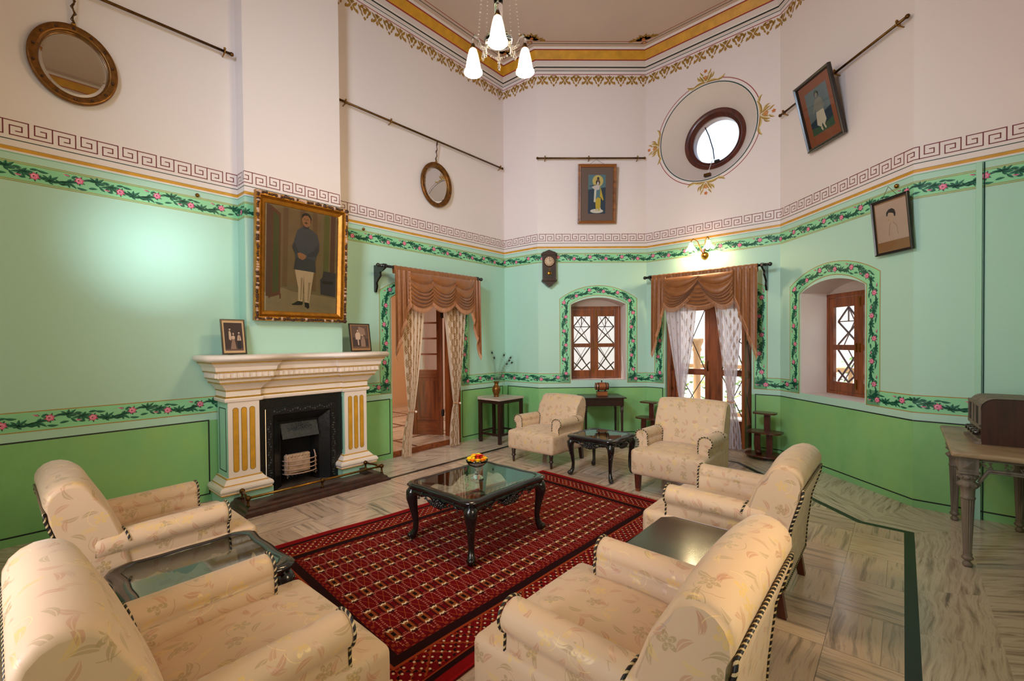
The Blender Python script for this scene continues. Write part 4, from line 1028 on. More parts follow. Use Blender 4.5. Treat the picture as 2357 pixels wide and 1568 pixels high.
# small flat pigments for pictures
for nm,c_ in (('pg_mount',(110,86,74)),('pg_blue',(34,56,72)),('pg_halo',(206,180,96)),('pg_teal',(88,120,124)),('pg_skin',(206,190,178)),('pg_yellow',(198,166,44)),('pg_cream',(214,204,180)),('pg_dark',(34,30,30)),('pg_rust',(150,86,54)),('pg_sky',(104,120,122)),('pg_green',(62,92,66)),('pg_grey',(136,134,120)),
    ('pg_wall1',(124,104,74)),('pg_wall2',(112,88,60)),('pg_wall3',(96,100,54)),('pg_wall4',(92,62,50)),('pg_floor',(146,132,104)),('pg_floor2',(120,110,80)),('pg_coat',(70,76,92)),('pg_coat2',(56,58,72)),('pg_white',(202,184,160)),('pg_fold',(160,140,116)),('pg_face',(164,116,84)),('pg_face2',(120,76,54)),('pg_shoe',(22,18,18)),('pg_chair',(58,52,64)),('pg_screen',(74,82,44)),('pg_wood',(104,62,42)),
    ('pg_paper',(196,168,146)),('pg_board',(150,108,64)),('pg_pencil',(120,98,84)),('pg_sepia1',(60,44,38)),('pg_sepia2',(92,68,56)),('pg_sepia3',(190,160,136)),('pg_sepia4',(136,106,88)),('pg_gold',(196,160,108))): plain(nm,sc(*c_),.75,var=.12 if nm in('pg_wall1','pg_wall2','pg_blue','pg_floor','pg_sky','pg_sepia1') else 0,scale=9)
def c_flute(c,W,H,fw,y):
    x=W/2; shape(c,[(-x,fw),(x,fw),(x,fw+H),(-x,fw+H)],y,'pg_mount')
    w=W*.27; z0=fw+H*.13; z1=fw+H*.865; h=z1-z0; E=lambda cx,cz,rx,rz:ell(cx*w,z0+cz*h,rx*w,rz*h)
    shape(c,[(-w,z0),(w,z0),(w,z1),(-w,z1)],y-.001,'pg_blue'); shape(c,[(-w,z0+h*.62),(w,z0+h*.68),(w,z1),(-w,z1)],y-.0013,'pg_teal'); shape(c,E(.1,.84,.62,.15),y-.0016,'pg_halo')
    shape(c,E(0,.07,.75,.055),y-.0016,'pg_cream'); Q=lambda *p:[(a*w,z0+b*h) for a,b in p]
    shape(c,Q((-.1,.08),(.42,.08),(.45,.40),(.1,.42),(-.18,.36)),y-.002,'pg_yellow'); shape(c,Q((-.28,.3),(.38,.36),(.42,.62),(.25,.74),(-.2,.74),(-.32,.6)),y-.0018,'pg_teal')
    shape(c,Q((.4,.7),(.62,.5),(.78,.36),(.7,.34),(.35,.45)),y-.0021,'pg_yellow'); shape(c,Q((-.35,.3),(-.15,.3),(-.05,.6),(.25,.66),(-.1,.72),(-.3,.6)),y-.0023,'pg_cream')
    shape(c,Q((-.6,.68),(-.15,.6),(.3,.62),(.35,.72),(-.1,.75)),y-.0024,'pg_skin'); shape(c,E(.12,.80,.24,.075),y-.0022,'pg_dark'); shape(c,E(.12,.775,.12,.045),y-.0027,'pg_skin'); shape(c,E(.14,.86,.16,.04),y-.0028,'pg_mount'); shape(c,E(.14,.91,.12,.03),y-.0029,'pg_dark')
    shape(c,Q((-.85,.70),(-.1,.73),(-.1,.745),(-.85,.715)),y-.003,'pg_dark'); shape(c,E(.05,.1,.1,.03),y-.0026,'pg_skin'); shape(c,E(.4,.12,.08,.035),y-.0026,'pg_skin')
picture('framed_print','C',.920,3.340,.595,.895,'brown-mounted print of a flute player before a yellow halo, on the back wall','picture',.047,'frame_wood',c_flute,5,.03,.03,hang=(0,.06,.985))
def c_boy(c,W,H,fw,y):
    x=W/2; shape(c,[(-x,fw),(x,fw),(x,fw+H),(-x,fw+H)],y,'pg_rust'); w=W*.34; z0=fw+H*.16; z1=fw+H*.86; h=z1-z0
    E=lambda cx,cz,rx,rz:ell(cx*w,z0+cz*h,rx*w,rz*h); Q=lambda *p:[(a*w,z0+b*h) for a,b in p]
    shape(c,[(-w,z0),(w,z0),(w,z1),(-w,z1)],y-.001,'pg_sky'); shape(c,Q((-1,0),(1,0),(1,.45),(.3,.4),(-1,.3)),y-.0013,'pg_blue'); shape(c,Q((-1,0),(1,0),(1,.2),(0,.12),(-1,.18)),y-.0015,'pg_green')
    shape(c,Q((-.45,.2),(-.1,.1),(.0,.2),(.1,.1),(.42,.22),(.35,.5),(-.3,.5)),y-.002,'pg_cream'); shape(c,Q((-.3,.48),(.32,.48),(.38,.72),(.1,.78),(-.28,.74)),y-.0022,'pg_grey')
    shape(c,Q((-.28,.72),(-.62,.5),(-.56,.47),(-.2,.6)),y-.0023,'pg_grey'); shape(c,Q((.36,.7),(.5,.55),(.32,.46),(.3,.5),(.4,.56)),y-.0023,'pg_grey')
    shape(c,E(.02,.86,.2,.08),y-.0022,'pg_dark'); shape(c,E(0,.84,.13,.055),y-.0026,'pg_grey'); shape(c,E(.0,.92,.12,.03),y-.0027,'pg_green')
    shape(c,Q((-.2,.1),(-.1,.02),(-.02,.04),(-.08,.14)),y-.0021,'pg_cream'); shape(c,Q((.1,.1),(.2,.03),(.28,.05),(.2,.14)),y-.0021,'pg_cream')
picture('framed_print','E',.860,3.655,.535,.745,'rust-mounted print of a youth in a glossy black frame on the right wall','picture',.035,'ebony_frame',c_boy,14,.03,.035,hang=(0,.10,.80))
def c_sketch(c,W,H,fw,y):
    x=W/2; E=lambda cx,cz,rx,rz,n=20:ell(cx*x,fw+cz*H,rx*x,rz*H,n); Q=lambda *p:[(a*x,fw+b*H) for a,b in p]
    shape(c,[(-x,fw),(x,fw),(x,fw+H),(-x,fw+H)],y,'pg_board'); shape(c,Q((-.94,.20),(.94,.20),(.94,.97),(-.94,.97)),y-.001,'pg_paper')
    shape(c,E(.0,.70,.24,.10),y-.0016,'pg_paper'); 
    shape(c,Q((-.25,.72),(-.3,.66),(-.24,.6),(-.1,.56),(0,.55),(.14,.6),(.2,.66),(.22,.72)),y-.0017,'cream_mount')
    shape(c,Q((-.28,.70),(-.26,.77),(-.12,.82),(.1,.83),(.25,.79),(.30,.72),(.27,.66),(.2,.66),(.17,.72),(.08,.74),(-.12,.76),(-.22,.70)),y-.002,'pg_dark')
    shape(c,Q((-.21,.695),(-.12,.70),(-.12,.705),(-.21,.70)),y-.0022,'pg_dark'); shape(c,Q((-.19,.615),(-.12,.61),(-.12,.617),(-.19,.622)),y-.0022,'pg_face2')
    for a,b in (((-.05,.55),(-.15,.46)),((.1,.56),(.3,.47)),((-.15,.46),(-.2,.3)),((.3,.47),(.35,.3))): c.tube([(a[0]*x,y-.002,fw+a[1]*H),(b[0]*x,y-.002,fw+b[1]*H)],.0012,'pg_pencil',4)
s=SG['E']; picture('framed_sketch','E',1.687,2.292,.385,.510,'pencil head study in a black beaded frame at the corner of the right wall','picture',.024,'ebony_frame',c_sketch,6,.03,.022,hang=(-.005,.0,.61))
# large portrait on the chimney breast
def c_port(c,W,H,fw,y):
    x=W/2; z0=fw
    E=lambda cx,cz,rx,rz,n=22:ell(cx*x,z0+cz*H,rx*x,rz*H,n); Q=lambda *p:[(a*x,z0+b*H) for a,b in p]
    shape(c,[(-x,z0),(x,z0),(x,z0+H),(-x,z0+H)],y,'pg_wall1'); shape(c,Q((-1,0),(1,0),(1,.16),(-.3,.20),(-.55,.23),(-1,.17)),y-.0008,'pg_floor')
    shape(c,Q((-.55,.23),(1,.155),(1,.20),(-.5,.27)),y-.001,'pg_floor2')
    for a,b,mt in ((-.55,-.42,'pg_wall2'),(-.1,.05,'pg_wall2'),(.25,.38,'pg_wall2'),(.58,.74,'pg_wall3'),(.78,.92,'pg_wall4'),(.5,.55,'pg_floor2')): shape(c,Q((a,.24-.03*(a+.5)),(b,.24-.03*(b+.5)),(b+.02,1),(a+.02,1)),y-.0012,mt)
    shape(c,Q((-.84,.13),(-.6,.16),(-.6,.93),(-.82,.98)),y-.0014,'pg_wood'); shape(c,Q((-.80,.17),(-.64,.19),(-.64,.90),(-.79,.945)),y-.0018,'pg_screen'); shape(c,Q((-.97,.14),(-.84,.13),(-.82,.98),(-.95,1)),y-.0014,'pg_wall4')
    shape(c,Q((-.90,.12),(-.86,.12),(-.86,.15),(-.9,.15)),y-.002,'pg_wood'); shape(c,Q((-.62,.12),(-.58,.12),(-.58,.17),(-.62,.17)),y-.002,'pg_wood')
    shape(c,Q((.52,.19),(.97,.17),(.97,.42),(.60,.43),(.56,.36),(.50,.34)),y-.0016,'pg_chair'); shape(c,Q((.56,.3),(.9,.3),(.9,.33),(.56,.33)),y-.002,'pg_dark')
    # figure
    shape(c,Q((-.24,.085),(-.30,.075),(-.26,.065),(-.02,.07),(.02,.085),(.0,.115),(-.12,.11)),y-.003,'pg_shoe'); shape(c,Q((.06,.10),(.07,.055),(.16,.035),(.20,.05),(.18,.095)),y-.003,'pg_shoe')
    shape(c,Q((-.12,.11),(.0,.105),(.03,.38),(.06,.10),(.19,.095),(.25,.25),(.31,.40),(.30,.42),(-.22,.42),(-.18,.34),(-.12,.24)),y-.0034,'pg_white')
    shape(c,Q((-.06,.12),(-.03,.12),(.0,.34),(-.05,.34)),y-.0038,'pg_fold'); shape(c,Q((.14,.11),(.17,.11),(.22,.3),(.16,.3)),y-.0038,'pg_fold')
    shape(c,Q((-.25,.415),(.37,.405),(.34,.50),(.38,.56),(.45,.62),(.46,.70),(.40,.78),(.26,.82),(.10,.84),(-.04,.835),(-.16,.80),(-.24,.70),(-.30,.64),(-.22,.57),(-.20,.50)),y-.0042,'pg_coat')
    shape(c,Q((-.25,.415),(.37,.405),(.34,.52),(.05,.54),(-.2,.53)),y-.0046,'pg_coat2'); shape(c,Q((-.30,.64),(-.26,.60),(-.14,.555),(-.10,.57),(-.16,.62),(-.22,.68)),y-.005,'pg_coat2'); shape(c,Q((.46,.63),(.36,.56),(.14,.55),(.12,.575),(.30,.62),(.42,.70)),y-.005,'pg_coat2')
    shape(c,Q((-.16,.575),(-.12,.53),(-.02,.515),(.06,.53),(.09,.56),(.02,.575),(-.08,.585)),y-.0054,'pg_face'); 
    for k in range(4): shape(c,Q((-.08+.035*k,.52),(-.075+.035*k,.52),(-.06+.035*k,.545),(-.065+.035*k,.545)),y-.0058,'pg_face2')
    shape(c,Q((.0,.82),(.16,.825),(.16,.86),(.0,.86)),y-.0046,'pg_coat2'); shape(c,E(.085,.905,.125,.062),y-.0050,'pg_face'); shape(c,Q((-.05,.92),(-.045,.955),(.02,.975),(.10,.98),(.18,.965),(.225,.93),(.22,.885),(.195,.89),(.19,.93),(.12,.955),(.02,.95),(-.02,.93)),y-.0054,'pg_dark')
    shape(c,Q((.03,.877),(.11,.875),(.115,.884),(.07,.889),(.03,.884)),y-.0058,'pg_dark'); shape(c,Q((.01,.915),(.055,.915),(.055,.92),(.01,.92)),y-.0058,'pg_dark'); shape(c,Q((.09,.913),(.14,.913),(.14,.918),(.09,.918)),y-.0058,'pg_dark'); shape(c,Q((.055,.90),(.085,.893),(.075,.915)),y-.0058,'pg_face2'); shape(c,Q((.045,.866),(.095,.865),(.09,.869),(.05,.869)),y-.0058,'pg_face2'); shape(c,E(.222,.905,.012,.014,8),y-.0057,'pg_face')
    for k in range(5): shape(c,E(.06,.60+.045*k,.008,.005,6),y-.005,'pg_dark')
g=SG['K2']; 
port=picture('framed_portrait','K2',.527,1.735,.955,1.262,'large gilt-framed portrait of a standing man in grey-blue coat over the fireplace','painting',.10,'gilt',c_port,3.6,.02,.045,
  lip=[(0,0),(0,-.05),(.05,-.06),(.42,-.055),(.46,-.035),(.55,-.048),(.6,-.03),(.66,-.04),(1,-.012),(1,0)])
m=M(); rr=random.Random(5); W_,H_=.955,1.262
for side in range(4):
    L_=W_ if side%2==0 else H_; n_=int(L_/.022)
    for k in range(n_):
        t=(k+.5)/n_*L_; w_=.012+rr.random()*.014; pos=[(-W_/2+t,.02),(W_/2-.02,t),(-W_/2+t,H_-.02),(-W_/2+.02,t)][side]
        chip=rr.random()<(.28 if side!=0 else .2)
        m.ball((pos[0]+rr.uniform(-.004,.004),-.06,pos[1]+rr.uniform(-.006,.006)),.014,'gilt_chip' if chip else 'gilt_dark',6,(rr.uniform(.7,1.4),.6,rr.uniform(.7,1.4)))
m.build('carved_moulding',port,label='dark carved outer moulding with chipped plaster')
# photographs standing on the mantel
def c_fam(c,W,H,fw,y):
    x=W/2; E=lambda cx,cz,rx,rz,n=14:ell(cx*x,fw+cz*H,rx*x,rz*H,n); Q=lambda *p:[(a*x,fw+b*H) for a,b in p]
    shape(c,[(-x,fw),(x,fw),(x,fw+H),(-x,fw+H)],y,'pg_gold'); shape(c,Q((-.9,.05),(.9,.05),(.9,.95),(-.9,.95)),y-.0006,'cream_mount'); shape(c,Q((-.85,.07),(.85,.07),(.85,.93),(-.85,.93)),y-.001,'pg_sepia1'); shape(c,Q((-.85,.07),(.85,.07),(.85,.14),(-.85,.12)),y-.0012,'pg_sepia2')
    shape(c,Q((-.35,.12),(.2,.12),(.05,.45),(-.15,.45)),y-.0015,'pg_sepia4'); shape(c,Q((-.2,.42),(.08,.42),(.12,.5),(-.02,.54),(-.24,.5)),y-.002,'pg_sepia3'); shape(c,E(-.03,.585,.07,.035),y-.002,'pg_sepia3')
    shape(c,Q((-.45,.42),(-.25,.38),(-.22,.6),(-.32,.68),(-.44,.66)),y-.0018,'pg_sepia3'); shape(c,E(-.33,.73,.08,.038),y-.002,'pg_sepia3'); shape(c,E(-.33,.765,.13,.02),y-.0022,'pg_dark')
    shape(c,Q((.3,.38),(.68,.38),(.62,.52),(.48,.57),(.36,.52)),y-.0018,'pg_sepia3'); shape(c,E(.5,.62,.075,.036),y-.002,'pg_sepia3'); shape(c,E(.5,.66,.12,.018),y-.0022,'pg_dark'); shape(c,Q((.47,.4),(.52,.4),(.51,.55),(.48,.55)),y-.0024,'pg_dark'); shape(c,Q((.34,.12),(.62,.12),(.62,.38),(.34,.38)),y-.0016,'pg_dark')
def c_pair(c,W,H,fw,y):
    x=W/2; E=lambda cx,cz,rx,rz,n=14:ell(cx*x,fw+cz*H,rx*x,rz*H,n); Q=lambda *p:[(a*x,fw+b*H) for a,b in p]
    shape(c,[(-x,fw),(x,fw),(x,fw+H),(-x,fw+H)],y,'pg_board'); shape(c,Q((-.88,.08),(.9,.08),(.9,.97),(-.88,.97)),y-.0006,'pg_sepia2'); shape(c,Q((-.3,.55),(.6,.6),(.5,.85),(-.1,.93)),y-.001,'pg_sepia4'); shape(c,Q((-.8,.15),(.8,.15),(.8,.45),(-.8,.5)),y-.0012,'pg_sepia1')
    shape(c,Q((-.5,.42),(-.02,.42),(.05,.6),(-.08,.7),(-.35,.7),(-.52,.62)),y-.0016,'pg_sepia3'); shape(c,E(-.24,.76,.08,.04),y-.002,'pg_sepia3'); shape(c,E(-.24,.785,.1,.025),y-.0018,'pg_dark')
    shape(c,Q((.0,.14),(.5,.14),(.5,.4),(.36,.55),(.14,.52),(.02,.36)),y-.002,'pg_sepia4'); shape(c,E(.22,.58,.08,.035),y-.0022,'pg_sepia3'); shape(c,Q((-.3,.2),(-.18,.2),(-.2,.42),(-.32,.42)),y-.002,'pg_sepia3')
def standing_photo(s,q,W,H,content,label,tilt,fm,rz=0):
    r=thing('photo_frame',label,'photo frame',FP(s,q,1.4065),ROTA+R(rz)); r.rotation_euler=(R(-tilt),0,ROTA+R(rz))
    fw=.012; m=M()
    for c_,d_ in (((0,0,fw/2),(W,.014,fw)),((0,0,H-fw/2),(W,.014,fw)),((-W/2+fw/2,0,H/2),(fw,.014,H-2*fw)),((W/2-fw/2,0,H/2),(fw,.014,H-2*fw))): m.box(c_,d_,fm)
    m.build('frame',r); c=M(); content(c,W-2*fw,H-2*fw,fw,-.003); c.build('photograph',r)
    b=M(); b.box((0,.004,H/2),(W-.01,.004,H-.01),'dark_wood'); b.build('backing',r)
    b=M(); b.prism([(.006,H*.7),(.012,H*.7),(.10+.02,.02),(.10,.012)],-.025,.025,'dark_wood','yz'); b.build('easel_strut',r); return r
standing_photo(1.49,.31,.205,.335,c_fam,'sepia photograph of three children standing at the left end of the mantel',11,'ebony_frame',0)
standing_photo(2.80,.30,.262,.325,c_pair,'faded brown photograph of a seated couple, leaning at the right end of the mantel',9,'ebony_frame',0)
# picture hooks on the band
for s_ in (1.29,3.02):
    m=M(); p=SG['A1' if s_<2 else 'A2'].P(s_-(SR if s_<2 else 2.628),2.905,.01); m.ball(p,.018,'brass',8,(1,1,1)); o=m.build('picture_hook'); tag(o,'round brass picture hook on the left wall under the moulding' if s_<2 else 'round brass picture hook just right of the chimney breast','hook')
m=M(); m.ball(SG['E'].P(1.68,2.905,.012),.02,'brass',8); o=m.build('picture_hook'); tag(o,'round brass hook holding the pencil sketch on the right wall','hook')
# ---------------------------------------------------------------- wall clock
r=groot('wall_clock','C',.170,2.355,0.002,'dark wooden pendulum wall clock with a cream dial beside the arched window','clock')
m=M(); m.box((0,-.055,.30),(.205,.11,.40),'dark_wood'); m.box((0,-.06,.50),(.245,.13,.03),'dark_wood'); m.prism([(-.105,.515),(.105,.515),(.10,.53),(.06,.545),(.0,.565),(-.06,.545),(-.10,.53)],-.10,-.002,'dark_wood')
m.box((0,-.06,.095),(.235,.13,.02),'dark_wood'); m.prism([(-.11,.085),(.11,.085),(.06,.04),(.05,.025),(.02,.01),(0,.0),(-.02,.01),(-.05,.025),(-.06,.04)],-.10,-.002,'dark_wood'); m.build('case',r,bevel=.003)
m=M(); m.lathe([(.001,-.125),(.074,-.125),(.082,-.118),(.084,-.11)],'old_brass',(0,0,.385),32,'y'); m.build('bezel',r)
m=M(); m.lathe([(.0005,-.1275),(.073,-.1275),(.073,-.126)],'cream_mount',(0,0,.385),32,'y'); d=m.build('dial',r)
m=M()
for k in range(12):
    a=k*PI/6; m.box((.058*math.sin(a),-.129,.385+.058*math.cos(a)),(.006,.002,.014),'pg_dark',rot=Matrix.Rotation(a,3,'Y'))
m.build('numeral',d); m=M(); m.box((0,-.1305,.385+.025),(.004,.002,.05),'pg_dark'); m.box((.017,-.1305,.385+.006),(.036,.002,.005),'pg_dark',rot=Matrix.Rotation(R(-15),3,'Y')); m.build('hand',d)
m=M(); m.box((0,-.112,.20),(.15,.004,.14),'black_iron'); m.build('pendulum_window',r); m=M(); m.lathe([(.001,-.120),(.03,-.120),(.033,-.115)],'brass',(0,0,.205),20,'y'); m.box((0,-.117,.25),(.006,.003,.07),'brass'); m.build('pendulum',r)
# ---------------------------------------------------------------- wall lamp above the garden door
r=groot('wall_lamp','D',.905,2.717,.0,'lit brass wall lamp with two flower-shaped glass shades above the garden door','wall lamp')
m=M(); m.lathe([(.055,-.001),(.055,-.012),(.04,-.022),(.03,-.05),(.018,-.06),(.001,-.065)][::-1],'brass',(0,0,0),24,'y'); m.build('backplate',r)
for k,(dx) in enumerate((-.12,.10)):
    a=M(); a.tube([(0,-.05,.0),(dx*.3,-.08,.10),(dx*.5,-.12,.20),(dx*.9,-.15,.235),(dx*1.1,-.16,.21),(dx*1.1,-.165,.185)],.007,'brass',8); a.build('arm',r)
    sx,sy,sz=dx*1.1,-.165,.18
    a=M(); a.grid(lambda u,v:(sx+(.022+.052*v**1.6)*(1+.10*v*math.cos(6*2*PI*u))*math.cos(2*PI*u),sy+(.022+.052*v**1.6)*(1+.10*v*math.cos(6*2*PI*u))*math.sin(2*PI*u),sz-.105*v-.012*v*math.cos(6*2*PI*u)),48,12,'hot_shade',cu=True); sh=a.build('lamp_shade',r)
    a=M(); a.ball((sx,sy,sz-.055),.024,'lamp_bulb',8); a.build('bulb',r)
    p=SG['D'].P(.905+sx,2.717+sz-.09,-sy); point('wall_lamp_light',p,12,(1,.74,.42),.035)
# ---------------------------------------------------------------- chandelier
Yc=3.16; cc_=Vector((-.072,3.16,0)); zb_=3.425
r=thing('chandelier','lit glass chandelier with three bell shades, hung on beaded chains from the ceiling','chandelier',(cc_.x,cc_.y,zb_),0)
m=M(); m.lathe([(.001,.42),(.03,.42),(.035,.50),(.028,.62),(.03,.8),(.02,1.0),(.028,1.3),(.02,1.5),(.02,2.35)],'crystal',n=20); m.tube([(0,0,.42),(0,0,2.59)],.006,'black_iron',6); m.build('stem',r)
m=M(); m.lathe([(.001,.10),(.02,.11),(.05,.13),(.09,.15),(.10,.17),(.085,.19),(.03,.22),(.03,.42)],'crystal',n=24); m.build('bowl',r)
m=M(); m.lathe([(.0,2.54),(.07,2.545),(.06,2.585),(.001,2.594)],'old_brass',n=24); m.build('ceiling_rose',r)
for k in range(3):
    a=R(-90+120*k); ca,sa=math.cos(a),math.sin(a); rr_=.215
    T_=lambda q,z:(q*ca,q*sa,z)
    m=M(); m.tube([T_(.02,.20),T_(.08,.15),T_(.14,.17),T_(.175,.24),T_(.205,.27),T_(rr_+.005,.25),T_(rr_,.21)],.009,'crystal',8); m.build('arm',r)
    m=M(); m.lathe([(.012,.215),(.016,.20),(.02,.19),(.02,.175)],'old_brass',T_(rr_,0),14); m.build('lamp_holder',r)
    m=M(); pr=[(.020,.180),(.027,.172),(.036,.14),(.046,.09),(.053,.045),(.056,.03),(.064,.022),(.066,.010),(.058,.002)]
    m.lathe(pr,'hot_shade',T_(rr_,0),28); m.f=m.f[:-2]; m.m=m.m[:-2]; m.sm=m.sm[:-2]; m.uv=m.uv[:-2]; m.build('lamp_shade',r)
    m=M(); m.ball(T_(rr_,.075),.026,'lamp_bulb',8); m.build('bulb',r)
    point('chandelier_light',(cc_.x+rr_*ca,cc_.y+rr_*sa,zb_-.03),30,(1,.74,.42),.05)
    # bead chains: body to arm, arm to arm swags, and long chains up
    def beads(A,B,sag,n,rad,mat='crystal'):
        m=M()
        for i in range(n+1):
            t=i/n; p=Vector(A)*(1-t)+Vector(B)*t; p.z-=sag*4*t*(1-t); m.ball(p,rad*(1 if i%2 else .7),mat,6)
        m.build('bead_chain',r)
    b2=R(-90+120*(k+1)); B_=(rr_*.8*math.cos(b2),rr_*.8*math.sin(b2),.22); A_=T_(rr_*.8,.22)
    beads(A_,B_,.12,16,.0095); beads(T_(.07,1.15),T_(.17,.24),.02,34,.0075); beads(T_(.05,1.2),T_(.10,.24),.0,34,.006)
    c3=R(-90+120*k+60); 
    m=M(); m.lathe([(.001,-.0),(.010,.02),(.011,.035),(.004,.07),(.002,.075)],'crystal',(.10*math.cos(c3),.10*math.sin(c3),.015),8); m.build('drop',r)
    m=M(); m.lathe([(.001,-.0),(.010,.02),(.011,.035),(.004,.07),(.002,.075)],'crystal',T_(.13,.065),8); m.build('drop',r)
m=M(); m.lathe([(.001,.0),(.011,.022),(.012,.04),(.004,.08),(.002,.10)],'crystal',(0,0,-.0),8); m.build('drop',r)
# ---------------------------------------------------------------- fireplace. local frame: x=s-2.15, y towards the wall, origin on the wall plane at the floor
fp=thing('fireplace','white and gold classical chimneypiece with fluted pilasters on the left wall','fireplace',FP(2.15,0),ROTA)
XL=(1.425-2.15,1.70-2.15); XR=(2.585-2.15,2.86-2.15)
def fbox(m,x0,x1,q0,q1,z0,z1,mat): m.box(((x0+x1)/2,-(q0+q1)/2,(z0+z1)/2),(x1-x0,q1-q0,z1-z0),mat)
for nm,(x0,x1) in (('pilaster',XL),('pilaster',XR)):
    m=M(); qs=.012; sh=.285
    # shaft with three gilded flutes
    m.box(((x0+x1)/2,-(qs+sh)/2,.63),(x1-x0,sh-qs,.76),'mint_paint')
    fbox(m,x0+.002,x1-.002,sh-.0,sh+.012,.25,.98,'cream_stone')
    for k in range(3):
        cx=x0+(x1-x0)*(.24+.26*k); w=.022; z0,z1=.32,.88
        pts=[(cx+w*math.cos(a),z1+w*math.sin(a)) for a in [PI*i/10 for i in range(11)]]+[(cx-w*math.cos(a),z0-w*math.sin(a)) for a in [PI*i/10 for i in range(11)]]
        big=[(cx+(p[0]-cx)*1.12,(z0+z1)/2+(p[1]-(z0+z1)/2)*1.008) for p in pts]
        m.prism(big,-(sh+.0135),-(sh+.011),'line_black'); m.prism(pts,-(sh+.015),-(sh+.012),'ochre')
    side=x0-.001 if nm and x0<0 else None
    for sx in (x0-.0015,x1+.0015):
        z0_,z1_=.30,.90; q0_,q1_=.06,.245
        for (qa,qb,za,zb2) in ((q0_,q1_,z0_,z0_+.008),(q0_,q1_,z1_-.008,z1_),(q0_,q0_+.007,z0_,z1_),(q1_-.007,q1_,z0_,z1_)): m.box((sx,-(qa+qb)/2,(za+zb2)/2),(.002,qb-qa,zb2-za),'line_black')
    m.build(nm,fp)
    # base mouldings: stepped torus
    m=M(); m.T=None
    fbox(m,x0-.055,x1+.10-.0 if x0<0 else x1+.075,.002,.345,0,.105,'mint_paint')
    prof=[(.075,.105),(.085,.112),(.085,.120),(.078,.124),(.088,.135),(.094,.150),(.090,.168),(.078,.182),(.055,.186),(.052,.195),(.018,.238),(.014,.25)]
    cols=['cream_stone','ochre','cream_stone','cream_stone','cream_stone','cream_stone','cream_stone','cream_stone','ochre','cream_stone','ochre']
    def rp(e,z): 
        return [(x0-e,-.003,z),(x0-e,-(sh+e),z),(x1+e,-(sh+e),z),(x1+e,-.003,z)]
    prev=None
    for i,(e,z) in enumerate(prof):
        cur=[m.pt(p) for p in rp(e,z)]
        if prev:
            for j in range(3): m.face((prev[j],prev[j+1],cur[j+1],cur[j]),cols[i-1],False)
            # smooth
        prev=cur
    m.face(prev,'cream_stone',False); m.build('base_moulding',fp)
# entablature: profile swept along a stepped plan
ent=[(.012,.955),(.026,.962),(.030,.985),(.024,.995),(.014,1.0),(.014,1.012),(.012,1.016),(.012,1.055),(.016,1.06),(.016,1.072),(.02,1.078),(.035,1.10),(.055,1.125),(.075,1.135),(.075,1.148),(.080,1.152),(.085,1.17),(.100,1.178),(.100,1.186),(.104,1.190),(.104,1.236),(.118,1.242),(.118,1.252),(.122,1.256),(.128,1.29),(.150,1.318),(.160,1.325),(.160,1.338),(.165,1.342)]
def entcol(z): 
    for a,b in ((1.0,1.012),(1.06,1.072),(1.135,1.148),(1.178,1.186),(1.242,1.252),(1.325,1.338),(.995,1.0)):
        if a-1e-4<=z<b-1e-4: return 'gold_paint'
    return 'cream_stone'
def eplan(e,qa=.285,qb=.235):
    X0,X1=XL[0],XR[1]; i0,i1=XL[1],XR[0]
    return [(X0-e,.002),(X0-e,qa+e),(i0+e,qa+e),(i0+e,qb+e),(i1-e,qb+e),(i1-e,qa+e),(X1+e,qa+e),(X1+e,.002)]
m=M(); prev=None; pz=None
for e,z in ent:
    cur=[m.pt((x,-q,z)) for x,q in eplan(e)]
    if prev:
        for j in range(7): m.face((prev[j],prev[j+1],cur[j+1],cur[j]),entcol(pz),False)
    prev=cur; pz=z
# dentils
e=.104; pl=eplan(e)
for j in range(7):
    a,b=pl[j],pl[j+1]; L=math.hypot(b[0]-a[0],b[1]-a[1])
    n=int(L/.052)
    if n<1: continue
    tx,tq=(b[0]-a[0])/L,(b[1]-a[1])/L; nx,nq=(-tq,tx)
    for k in range(n):
        d=(k+.5)*L/n; cx=a[0]+tx*d+nx*.008; cq=a[1]+tq*d+nq*.008
        if cq<.03: continue
        w=.028; m.box((cx,-cq,1.214),(w if abs(tx)>.5 else .022,.022 if abs(tx)>.5 else w,.038),'cream_stone')
m.build('entablature',fp)
m=M(); n8=8; prev=None
for i in range(n8+1):
    a=-PI/2+PI*i/n8; e=.165+.030*math.cos(a) ; z=1.372+.030*math.sin(a)
    cur=[m.pt((x,-q,z)) for x,q in eplan(e)]
    if prev:
        for j in range(7): m.face((prev[j],prev[j+1],cur[j+1],cur[j]),'cream_stone',True)
    prev=cur
tp=[(x,-q,1.402) for x,q in eplan(.165)]
tri=geometry.tessellate_polygon([[Vector(p) for p in tp]]); ids=[m.pt(p) for p in tp]
for t in tri: m.face([ids[k] for k in t],'cream_stone',False)
tp=[(x,-q,1.342) for x,q in eplan(.165)]; ids=[m.pt(p) for p in tp]
for t in tri: m.face([ids[k] for k in t],'cream_stone',False)
m.build('mantel_shelf',fp)
